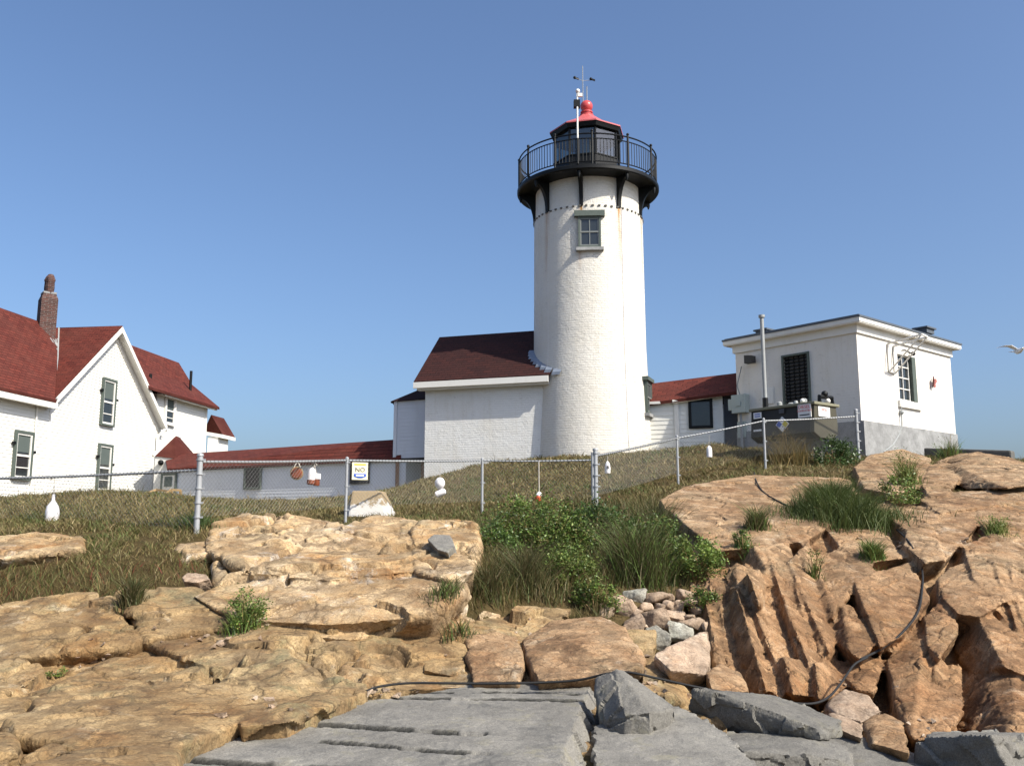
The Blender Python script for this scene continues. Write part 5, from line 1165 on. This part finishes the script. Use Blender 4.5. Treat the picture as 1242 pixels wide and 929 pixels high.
# ------------------------------------------------------------------ CHAIN LINK FENCE
FN=thing('chain_link_fence','galvanised chain link fence running across the hill in front of the buildings','fence',at(243,645,14.5))
posts=[(-95,584,656,16.9,.03,581),(243,553,646,14.5,.045,560),(421,557,634,17.5,.028,558.3),(585,558,623,20,.028,558.8),(722,546,618,20,.05,558),(821,530,588,23,.03,531.5),(926,509,571,23.5,.03,510.5),(1038,498,558,24.4,.045,505)]
rails=[]
for i,(px,y0,y1,Y,r,yr) in enumerate(posts):
    t,b,rl_=at(px,y0,Y),at(px,y1,Y),at(px,yr,Y); m=MB(); m.tube([V((t.x,t.y,b.z-.3)),V((t.x,t.y,t.z))],r,10)
    m.tube([V((t.x,t.y,t.z)),V((t.x,t.y,t.z+.035)),V((t.x,t.y,t.z+.05))],[r*1.25,r*1.1,.01],10)
    p=m.build('post',M['galv'],FN,40)
    for z in np.linspace(.2,.95,5 if r>.04 else 3):
        mm=MB(); zz=b.z+(t.z-b.z)*z; mm.tube([V((t.x,t.y,zz-.012)),V((t.x,t.y,zz+.012))],r*1.35,10); mm.cbox(V((t.x+r*1.4,t.y-.01,zz)),(.05,0,0),(0,.02,0),(0,0,.03)); mm.build('clamp',M['galv'],p,40)
    rails.append((V((t.x,t.y,rl_.z)),V((t.x,t.y,b.z))))
p4=posts[4]; t=at(718.5,549,20.0); b=at(718.5,617,20.0); m=MB(); m.tube([V((t.x,t.y,b.z-.2)),V((t.x,t.y,t.z))],.035,10); m.build('post',M['galv'],FN,40)
segs=[]
for i in range(len(rails)-1):
    (ta,ba),(tb,bb)=rails[i],rails[i+1]
    if i==0: ta=V((ta.x,ta.y,ta.z)); tb=V((tb.x,tb.y,at(243,570,14.5).z))
    if i==4: ta=V((ta.x,ta.y,at(722,553,20).z))
    segs.append((ta,ba,tb,bb))
PITCH=.078
def sagz(i,t):                                                   # the old rail sags a little between posts
    return -.035*sin(pi*t)*(1 if i in (0,) else .4)
for i,(ta,ba,tb,bb) in enumerate(segs):
    Lg_=V((tb.x-ta.x,tb.y-ta.y,0)).length
    mat_=M['galv']
    m=MB(); N_=24; m.tube([ta.lerp(tb,k/N_)+UP*sagz(i,k/N_) for k in range(N_+1)],.018,8); rr=m.build('top_rail',M['galv'],FN,40)
    m=MB(); pts=[]
    nt_=int(Lg_/PITCH)
    for k in range(nt_*6+1):
        u=k/(nt_*6); c=ta.lerp(tb,u)+UP*sagz(i,u); w=2*pi*k/6; dr=V((tb.x-ta.x,tb.y-ta.y,0)).normalized(); nn=V((-dr.y,dr.x,0)); pts.append(c+nn*.026*cos(w)+UP*.026*sin(w))
    m.tube(pts,.006,4,False); m.build('tie_wire',M['wire'],rr,60)
    m=MB(); h=((ta.z-ba.z)+(tb.z-bb.z))/2
    # ground line under this run
    NS=24; gz=[]
    for k in range(NS+1):
        q=ta.lerp(tb,k/NS); g=zt(q.x,q.y)[0]; gz.append(max(g,ba.lerp(bb,k/NS).z-.25)+.03)
    def pt(u,v):
        t=u/Lg_; top=ta.lerp(tb,t)+UP*sagz(i,t); zb_=np.interp(t*NS,range(NS+1),gz); zz=top.z-v
        return V((top.x,top.y,zz)),zz>=zb_
    dy=PITCH*1.05
    for sgn in (1,-1):
        rows=int(1.75/dy)
        for k in range(-rows-2,int(Lg_/PITCH)+rows+2):
            run=[]
            for j in range(rows*1+1):
                u=(k+ (j*.5 if sgn>0 else -j*.5))*PITCH; v=j*dy*.5
                if 0<=u<=Lg_:
                    p,ok=pt(u,v)
                    if ok: run.append(p); continue
                if len(run)>1: m.tube(run,.0014,3,False)
                run=[]
            if len(run)>1: m.tube(run,.0014,3,False)
    m.build('wire_mesh',M['wire'],FN,60)
# ------------------------------------------------------------------ floats and signs hung on the fence
def hang(name,label,px,py,Y,cat='buoy'): return thing(name,label,cat,at(px,py,Y),'floats hung on the fence' if cat=='buoy' else None)
def rope(par,pts,r=.008): 
    m=MB(); m.tube(pts,r,5); m.build('rope',M['rope'],par,60)
def lat(m,C,prof,n=20,tilt=None):
    """lathe about a tilted axis: prof of (r, distance along axis)"""
    ax=V(tilt or (0,0,1)).normalized(); pts=[C+ax*h for r,h in prof]; m.tube(pts,[r for r,h in prof],n); return m
Y=15.75; b=hang('buoy','white bottle shaped buoy hung by a rope on the left run of fence',62,640,Y); c=at(62,640.5,Y); s=(at(62,602,Y)-c).z
m=MB(); lat(m,c,[(.085*.9,0),(.10,.02),(.10,.09),(.105,.10),(.11,.13),(.112,.28),(.095,.36),(.05,.43),(.03,.46),(.025,.55),(.02,.57)]); m.build('float',M['buoy'],b,40)
m=MB(); lat(m,c,[(.103,.092),(.108,.095),(.108,.10)]); m.build('band',M['darkgrey'],b,40)
tp=at(66,577,Y); rope(b,[c+UP*.55,c+UP*.62,tp,tp+V((-.03,0,-.02))],.006); rope(b,[tp,tp+V((-.06,0,-.07))],.012)
Y=16.6; b=hang('buoy','round rusty brown float hung from the fence beside the white buoys',360,573,Y); c=at(360,574,Y)
m=MB()
m.tube([c+V((0,.06,0)),c+V((0,.045,0)),c,c-V((0,.05,0)),c-V((0,.055,0))],[.03,.09,.11,.085,.02],20); m.build('float',M['buoybrown'],b,50)
m=MB(); m.tube([c+V((.108*cos(2*pi*k/24),-.01,.108*sin(2*pi*k/24))) for k in range(25)],.012,6,False); m.build('rim',M['wood'],b,50)
tp=at(361,558.5,Y); rope(b,[c+V((-.08,0,.06)),tp],.01); rope(b,[c+V((.08,0,.06)),tp],.01)
Y=16.8; c=at(377,588,Y); b=hang('buoy','white pointed buoy with dark red base hung in a pair on the fence',377,588,Y)
m=MB(); lat(m,c,[(.05,.07),(.075,.09),(.075,.2),(.055,.28),(.02,.31)],16,(.05,0,1)); m.build('float',M['buoy'],b,40); m=MB(); lat(m,c,[(.05,0),(.078,.02),(.078,.09)],16,(.05,0,1)); m.build('float_base',M['buoybrown'],b,40)
tp=at(380,558,Y); rope(b,[c+UP*.3,c+V((.1,0,.36)),tp],.009)
c=at(383.5,589,Y+.02); b=hang('buoy','small white and dark red float beside the pointed buoy',384,589,Y); m=MB(); lat(m,c,[(.05,.0),(.06,.02),(.06,.11)],14); m.build('float_base',M['buoybrown'],b,40)
m=MB(); m.cbox(c+V((.02,-.01,.165)),(.11,0,0),(0,.1,0),(0,0,.11)); m.build('float',M['buoy'],b,40,.02); rope(b,[c+UP*.2,tp],.008)
Y=19.2; c=at(533.5,586,Y); b=hang('buoy','round white ball float hung on the fence above a tilted white one',533,586,Y); m=MB(); m.ball(c,.105,10,1.15); m.build('float',M['buoy'],b,40); tp=at(535,559,Y); rope(b,[c+UP*.1,tp],.005)
c=at(534,597.5,Y); b=hang('buoy','tilted white cylinder buoy hung under the ball float',534,597,Y); m=MB(); lat(m,c-V((.10,0,.05)),[(.02,0),(.065,.02),(.07,.1),(.07,.17),(.06,.21),(.02,.23)],14,(1,0,.45)); m.build('float',M['buoy'],b,40); rope(b,[c+V((-.1,0,-.05)),c+V((-.16,0,-.1))],.006); rope(b,[c,c+UP*.12],.005)
Y=19.9; c=at(654,609,Y); b=hang('buoy','small orange red float hanging on a long rope over the green shrub',654,612,Y); m=MB(); lat(m,c,[(.02,0),(.07,.03),(.085,.09),(.07,.14)],14,(-.2,0,1)); m.build('float',M['buoyred'],b,40)
m=MB(); lat(m,c+UP*.13,[(.07,0),(.075,.03),(.05,.07),(.02,.09)],14,(-.2,0,1)); m.build('float_cap',M['buoy'],b,40); tp=at(653.5,559,Y); rope(b,[c+UP*.2,tp],.012)
Y=20.5; c=at(737,574.5,Y); b=hang('buoy','narrow white buoy with a dark mark hung beside the thick double post',737,574,Y); m=MB(); lat(m,c,[(.03,0),(.06,.01),(.065,.12),(.055,.2),(.03,.26),(.01,.28)],14); fl=m.build('float',M['buoy'],b,40); tp=at(737,551,Y); rope(b,[c+UP*.27,tp],.006)
m=MB(); m.cbox(c+V((.0,-.066,.14)),(.04,0,0),(0,.012,0),(0,0,.06)); m.build('mark',M['ink'],fl,0)
Y=23.2; c=at(860.5,555,Y); b=hang('buoy','plain white buoy hung on the uphill run of fence',860,555,Y); m=MB(); lat(m,c,[(.04,0),(.068,.015),(.068,.2),(.05,.27),(.015,.3)],14); m.build('float',M['buoy'],b,40); tp=at(860,524,Y); rope(b,[c+UP*.28,tp],.005)
Y=17.55; c=at(436,571.5,Y); S=thing('sign','cream notice board with the word NO and a blue band on the fence post','sign',c)
sr_=V((1,.35,0)).normalized(); sn_=V((sr_.y,-sr_.x,0)); m=MB(); m.cbox(c-sn_*-.05,sr_*.30,sn_*.012,UP*.33); m.build('board',M['signcream'],S,0,.004)
c=c+sn_*.06
m=MB(); m.cbox(c+UP*.125,sr_*.22,sn_*.004,UP*.025); m.build('top_band',M['signyellow'],S,0)
text_part('lettering','NO',.12,c+UP*.02,sr_,UP,M['ink'],S)
m=MB(); m.prism([c-sr_*.115-UP*.05,c+sr_*.115-UP*.05,c+sr_*.115-UP*.10,c+sr_*.04-UP*.13,c-sr_*.04-UP*.13,c-sr_*.115-UP*.10],sn_*.004); m.build('blue_band',M['signblue'],S,0)
m=MB(); m.cbox(c-UP*.082+sn_*.006,sr_*.15,sn_*.003,UP*.03); m.build('printed_line',M['signwhite'],S,0)
# gull
g0=at(1235,425,30); G=thing('gull','white gull gliding past the right edge of the sky','bird',g0)
m=MB(); m.tube([g0+V((0,-.30,.02)),g0+V((0,-.2,-.01)),g0+V((0,-.08,-.03)),g0+V((0,.06,-.03)),g0+V((0,.2,.0)),g0+V((0,.3,.02))],[.03,.055,.085,.085,.05,.015],14)
m.prism([g0+V((-.05,.26,.01)),g0+V((-.10,.42,.02)),g0+V((.10,.42,.02)),g0+V((.05,.26,.01))],(0,0,.012))
for s in (-1,1):
    A=g0+V((s*.05,-.08,.03)); A2=g0+V((s*.05,.12,.03)); el=g0+V((s*.27,-.14,.14)); el2=g0+V((s*.29,.10,.13)); tp=g0+V((s*.66,.10,.10)); m2_=g0+V((s*.46,-.06,.145)); m3_=g0+V((s*.46,.10,.135))
    m.prism([A,el,el2,A2],(0,0,.014)); m.prism([el,m2_,m3_,el2],(0,0,.012)); m.prism([m2_,tp,m3_],(0,0,.01))
bd=m.build('body',M['feather'],G,50); m=MB(); m.tube([g0+V((0,-.30,.02)),g0+V((0,-.36,.0))],[.016,.004],6); m.build('beak',M['beak'],G,50)
# ------------------------------------------------------------------ vegetation
FOOT=[([(UA.x,UA.y),(UB.x,UB.y),(UB-un*LB).to_tuple()[:2],(UC.x,UC.y)])]
def blocked(x,y):
    if (x-TX)**2+(y-TY)**2<2.1**2: return True
    p=V((x,y,0))-UA
    if -.05<p.dot(ua)<LA+.05 and -LB-.05<p.dot(un)<.05: return True
    p=V((x,y,0))-aw0
    if 0<p.dot(ad)<Lax+.5 and -3.4<p.dot(an_)<.02: return True
    return False
def blades(base,hgt,wid,lean,tint,seed=0):
    r=np.random.default_rng(seed); n=len(base); a=r.uniform(0,2*pi,n); ac=r.uniform(0,2*pi,n)
    s=np.c_[np.cos(a),np.sin(a),np.zeros(n)]; l=np.c_[np.cos(ac),np.sin(ac),np.zeros(n)]*(lean*hgt*r.uniform(.4,1.4,n))[:,None]
    w=(s*wid[:,None])/2; up=np.c_[np.zeros(n),np.zeros(n),hgt]
    v0,v1=base-w,base+w; m=base+up*.55+l*.3; v2,v3=m-w*.75,m+w*.75; v4=base+up+l
    Vv=np.stack([v0,v1,v2,v3,v4],1).reshape(-1,3); i=np.arange(n)[:,None]*5
    Ff=np.stack([i+[0,1,2],i+[1,3,2],i+[2,3,4]],1).reshape(-1,3)
    return Vv,Ff,np.repeat(tint,5,axis=0)
def project(P):
    y=P[:,1]*cos(TH)+P[:,2]*sin(TH); return CX+F*P[:,0]/y, CY-F*(-P[:,1]*sin(TH)+P[:,2]*cos(TH))/y
PAL=np.array([(.195,.15,.06),(.155,.14,.048),(.265,.20,.085),(.095,.125,.032),(.14,.10,.042),(.34,.27,.14)])
def pick(n,p,r): return PAL[r.choice(len(PAL),n,p=p)]*r.uniform(.7,1.25,(n,1))
def inpoly(x,y,poly):
    c=np.zeros(len(x),bool); j=len(poly)-1
    for i in range(len(poly)):
        (xi,yi),(xj,yj)=poly[i],poly[j]
        with np.errstate(divide='ignore',invalid='ignore'): c^=((yi>y)!=(yj>y))&(x<(xj-xi)*(y-yi)/(yj-yi+1e-12)+xi)
        j=i
    return c
r=np.random.default_rng(11)
N0=330000
yy=10+21.5*r.random(N0)**1.35; xx=(r.random(N0)*1.34-.70)*yy
zz=zt(xx,yy); P=np.c_[xx,yy,zz]; px,py=project(P)
keep=(px>-30)&(px<1272)&(py>500)&(py<775)
P=P[keep]; px=px[keep]; py=py[keep]
ok=np.array([not blocked(p[0],p[1]) and not under_rock(p[0],p[1],p[2],-.02) for p in P]); P=P[ok]; px=px[ok]; py=py[ok]
n=len(P); q=np.c_[P[:,:2]*.55,np.zeros(n)]; g=fbm(q,4,.55,seed=77); g2=fbm(q*3.1,3,.5,seed=78)
bush=inpoly(px,py,[(575,640),(610,622),(720,618),(800,612),(860,645),(900,690),(870,745),(700,770),(560,790),(470,770),(560,700)])
left=inpoly(px,py,[(-40,668),(60,672),(120,690),(300,680),(310,700),(200,730),(-40,745)])
stn=inpoly(px,py,[(722,716),(800,712),(872,716),(872,790),(760,790)])
gully=inpoly(px,py,[(95,705),(160,700),(190,790),(130,790)])
tall=bush|left|gully
hgt=r.uniform(.03,.10,n)*(1+1.1*np.clip(g2,-.6,1)); wid=r.uniform(.010,.022,n)*np.clip(P[:,1]/18,.7,1.5)
hgt=np.where(bush,r.uniform(.10,.42,n)*(1+.7*g2),hgt); hgt=np.where(left,r.uniform(.06,.20,n)*(1+.9*g2),hgt); hgt=np.where(gully,r.uniform(.12,.32,n),hgt)
tint=pick(n,[.40,.25,.13,.07,.12,.03],r)
gr=sstep(g,.05,.45)[:,None]; tint=tint*(1-gr)+pick(n,[.12,.32,.04,.42,.08,.02],r)*gr
bt=pick(n,[.22,.30,.06,.26,.15,.01],r)*.8; tint=np.where((bush|gully)[:,None],bt,tint)
lt=pick(n,[.22,.26,.08,.20,.22,.02],r); red=(r.random(n)<.07)[:,None]; lt=np.where(red,np.array([.16,.035,.02])*r.uniform(.6,1.3,(n,1)),lt); tint=np.where(left[:,None],lt,tint)
stalk=(~tall)&(r.random(n)<.012); hgt=np.where(stalk,hgt*3.2,hgt); wid=np.where(stalk,wid*.55,wid); tint=np.where(stalk[:,None],np.array([.30,.235,.12])*r.uniform(.6,1.2,(n,1)),tint)
bare=(~tall)&(fbm(np.c_[P[:,:2]*1.6,np.full(n,3.)],4,.55,seed=90)<-.42)&(r.random(n)<.75)
drop_=bare|(tall&(r.random(n)<np.where(bush,.25,.35)))|stn; sel=~drop_
short=sel&~tall
a=blades(P[short],hgt[short],wid[short],np.full(short.sum(),1.1),tint[short],1); tag(mesh_np('grass',*a[:2],M['blade'],False,a[2]),'short dry brown and olive grass covering the hill','grass',kind='stuff')
tl=sel&tall
a=blades(P[tl],hgt[tl],wid[tl]*.8,np.where(bush[tl],.55,1.0),tint[tl],2); tag(mesh_np('tall_grass',*a[:2],M['blade'],False,a[2]),'tall uncut brown and green grass between the rocks','tall grass',kind='stuff')
# ---- shrubs and weeds: leaves spread through clumps on real stems
def leaf_quads(C,size,r,tint,droop=.2):
    n=len(C); d=r.normal(size=(n,3)); d[:,2]=np.abs(d[:,2])*.9-droop; d/=np.linalg.norm(d,axis=1)[:,None]
    o=np.cross(d,r.normal(size=(n,3))); o/=np.linalg.norm(o,axis=1)[:,None]; nn=np.cross(d,o)
    L=size*r.uniform(.6,1.4,n); L=L[:,None]
    v=np.stack([C,C+d*L*.45+o*L*.28+nn*L*.06,C+d*L,C+d*L*.45-o*L*.28+nn*L*.06],1).reshape(-1,3); i=np.arange(n)[:,None]*4
    return v,np.stack([i+[0,1,2],i+[0,2,3]],1).reshape(-1,3),np.repeat(tint,4,axis=0)
def shrub(px,py,wpx,hpx,label,pal,nleaf,size,seed,name='shrub',cat='shrub',clumps=22,spiky=0.0,up=0.0,group=None,Y=None,depth=.8):
    r=np.random.default_rng(seed); h=hit(px,py); base=h[0] if (h and Y is None) else at(px,py,Y)
    k=base.y/F; W,H=wpx*k,hpx*k; b=np.array(base)
    root=thing(name,label,cat,base,group)
    if nleaf:
        cc=[]
        while len(cc)<clumps:
            v=r.uniform(-1,1,3); v[2]=(v[2]+1)/2
            if (v[0]**2+v[1]**2)+(v[2]*1.0-.35)**2/.5<1: cc.append(v*np.array([W/2,W/2*depth,H*.92])+[0,0,H*.06])
        cc=np.array(cc); 
        ci=r.integers(0,clumps,nleaf); rad=.20*min(W,H)*r.uniform(.6,1.4,clumps)
        off=r.normal(size=(nleaf,3))*.62; C=cc[ci]+off*rad[ci][:,None]; C[:,2]=np.maximum(C[:,2],.02)
        pal=np.array(pal); ct=r.uniform(.65,1.3,clumps); tint=pal[r.integers(0,len(pal),nleaf)]*(r.uniform(.75,1.25,nleaf)*ct[ci])[:,None]
        v,f,t=leaf_quads(C,size,r,tint); o=mesh_np('foliage',v,f,M['leaf'],False,t); o.parent=root
        m=MB()
        for c in cc[:min(clumps,24)]:
            p0=V(b+[c[0]*.15,c[1]*.15,-.05]); p1=V(b+c); m.tube([p0,p0.lerp(p1,.5)+V((0,0,H*.08)),p1],[.012,.008,.004],5)
        m.build('stems',M['wood'],root,60)
    if spiky:
        n=int(spiky); bx=r.normal(size=(n,2))*np.array([W*.27,W*.27*depth]); base_=np.c_[bx,[(drop(b[0]+q[0],b[1]+q[1]) or b[2])-b[2]-.01 for q in bx]]; near=np.abs(base_[:,2])<.35; bx=bx[near]; base_=base_[near]; n=len(bx)
        hh=H*r.uniform(.45,1.05,n)*np.clip(1-(bx[:,0]/(W*.6))**2,.3,1); pal=np.array(pal); t=pal[r.integers(0,len(pal),n)]*r.uniform(.7,1.25,(n,1))
        v,f,tt=blades(base_,hh,r.uniform(.007,.016,n),np.full(n,.75),t,seed); o=mesh_np('blades',v,f,M['blade'],False,tt); o.parent=root
    return root
GR=[(.09,.15,.03),(.12,.185,.04),(.15,.22,.05),(.06,.095,.022),(.17,.15,.05)]
YG=[(.16,.20,.045),(.22,.25,.07),(.10,.15,.03)]
DG=[(.04,.075,.02),(.06,.10,.026),(.08,.125,.036)]
OL=[(.095,.09,.034),(.07,.085,.025),(.125,.10,.045)]
shrub(655,678,120,66,'broad leafy green shrub below the fence under the orange red float',GR+YG[:1],13000,.048,1,clumps=60)
shrub(718,676,66,60,'dark green shrub below the thick double fence post',DG+GR[:1],5600,.050,2,clumps=30)
shrub(690,712,62,46,'low shrub with small yellow green leaves below the broad green one',YG+GR[1:3],4200,.040,3,clumps=26)
shrub(592,722,34,46,'olive grass tuft against the lower right edge of the pale hump',OL,0,0,32,'grass_tuft','grass tuft',spiky=420)
shrub(606,690,56,52,'dark leafy shrub at the right end of the pale hump',DG+GR[:2],2600,.045,31,clumps=18)
shrub(722,742,50,34,'small bright green shrub at the top corner of the dry stone wall',GR+YG[1:2],2200,.038,4,clumps=16)
shrub(845,705,60,50,'bright leafy shrub in the tall grass left of the crag',YG+GR[1:3],4000,.045,5,clumps=24)
shrub(852,742,40,26,'little green shrub creeping over the right end of the stones',GR,1300,.036,6,clumps=12)
shrub(640,712,70,62,'tuft of brown seeding grass below the broad shrub',OL,0,.0,7,'grass_tuft','grass tuft',spiky=900)
shrub(775,700,90,85,'tall olive grass tuft between the shrubs',OL+GR[1:2],0,0,8,'grass_tuft','grass tuft',spiky=1300)
shrub(800,655,70,60,'tall brown grass tuft against the left end of the crag',OL,0,0,9,'grass_tuft','grass tuft',spiky=800)
shrub(1022,634,112,46,'wide mound of fine green grass growing on top of the crag',[(.06,.09,.022),(.08,.11,.028),(.10,.12,.035)],2600,.030,10,'grass_mound','grass mound',clumps=30,spiky=5200)
shrub(1092,612,50,34,'leafy green plant at the right end of the grass mound',GR+YG[1:2],1700,.045,11,'plant','plant',clumps=14)
shrub(1012,572,58,38,'dark green bush at the fence corner below the fuel tank',DG,3200,.06,12,'bush','bush',clumps=20,Y=24.0)
shrub(958,566,60,42,'dry golden weed clump in front of the fuel tank',[(.26,.18,.06),(.18,.13,.05),(.11,.10,.035)],1300,.035,13,'weed_clump','weeds',clumps=16,spiky=900,Y=24.3)
shrub(295,764,46,42,'bright green weed growing in the joint between the left ledges',GR+YG[1:2],1500,.030,14,'weed','weed',clumps=14,spiky=260)
shrub(918,640,30,34,'brown and green grass tuft in a hollow of the sunlit slope',OL+GR[1:2],0,0,15,'grass_tuft','grass tuft',spiky=420)
shrub(902,667,26,22,'green weed on the upper edge of the striated face',GR,600,.035,16,'weed','weed',clumps=8,spiky=120)
shrub(1100,588,34,42,'tall thin weed growing from the rocks below the building corner',YG+OL[:1],500,.035,17,'weed','weed',clumps=12,spiky=300)
shrub(1060,688,24,26,'patch of bright moss grass in the crevice of the crag',GR,300,.02,18,'grass_tuft','grass tuft',clumps=6,spiky=700)
shrub(1210,646,34,24,'small yellow green weed on the ledge at the right edge',YG,420,.03,19,'weed','weed',clumps=8,spiky=200)
shrub(70,822,28,12,'tiny light green weed in a crack of the lower left ledge',YG,350,.022,20,'weed','weed',clumps=8)
shrub(988,700,16,40,'straggling green weed between the ribs and the tan block',GR+OL[:1],300,.026,21,'weed','weed',clumps=10,spiky=60)
shrub(1150,552,30,26,'grassy weed against the concrete parapet',GR+OL[:1],200,.03,22,'weed','weed',clumps=6,spiky=260,Y=25)
shrub(235,640,46,24,'dark green grass tuft at the foot of the thick fence post',DG+OL[1:2],0,0,23,'grass_tuft','grass tuft',spiky=500)
shrub(157,757,26,40,'olive grass tuft in the gully between two ledges',OL,0,0,24,'grass_tuft','grass tuft',spiky=420)
shrub(548,742,60,26,'low grass tuft along the lower right foot of the pale hump',OL+GR[1:2],0,0,25,'grass_tuft','grass tuft',spiky=420)
shrub(800,690,56,60,'dense green shrub in the middle of the tall grass patch',GR+DG[1:2],3600,.045,33,clumps=22)
shrub(760,668,56,44,'dark leafy shrub behind the tall olive grass tuft',DG+GR[:1],2600,.045,34,clumps=18)
UP=V((0,0,1))
# ------------------------------------------------------------------ camera, sun, sky
cam=bpy.data.cameras.new('camera'); co_=bpy.data.objects.new('camera',cam); COL.objects.link(co_); SC.camera=co_
cam.sensor_fit='HORIZONTAL'; cam.sensor_width=36; cam.lens=36*F/1242; cam.clip_start=.1; cam.clip_end=20000
co_.location=(0,0,0); co_.rotation_euler=(pi/2+TH,0,0)
SE_,SAZ=radians(43),V((.79,-.61,0)).normalized()
Sdir=SAZ*cos(SE_)+UP*sin(SE_)
sl_=bpy.data.lights.new('sun','SUN'); sl_.energy=4.8; sl_.angle=radians(.53); sl_.color=(1,.945,.84)
so=bpy.data.objects.new('sun',sl_); COL.objects.link(so); so.rotation_euler=Sdir.to_track_quat('Z','Y').to_euler(); so.location=(20,-12,25)
w=bpy.data.worlds.new('World'); SC.world=w; w.use_nodes=True; nt=w.node_tree; bg=nt.nodes['Background']
sky=nt.nodes.new('ShaderNodeTexSky'); sky.sky_type='NISHITA'; sky.sun_disc=False; sky.sun_elevation=SE_; sky.sun_rotation=atan2(Sdir.x,Sdir.y)
sky.altitude=0; sky.air_density=.95; sky.dust_density=3.4; sky.ozone_density=6.0
nt.links.new(sky.outputs[0],bg.inputs[0]); bg.inputs[1].default_value=.138
SC.view_settings.view_transform='Standard'; SC.view_settings.look='None'; SC.view_settings.exposure=.45; SC.view_settings.gamma=1; SC.view_settings.use_curve_mapping=False
SC.cycles.max_bounces=6; SC.cycles.diffuse_bounces=2; SC.cycles.transparent_max_bounces=12; SC.cycles.use_denoising=True
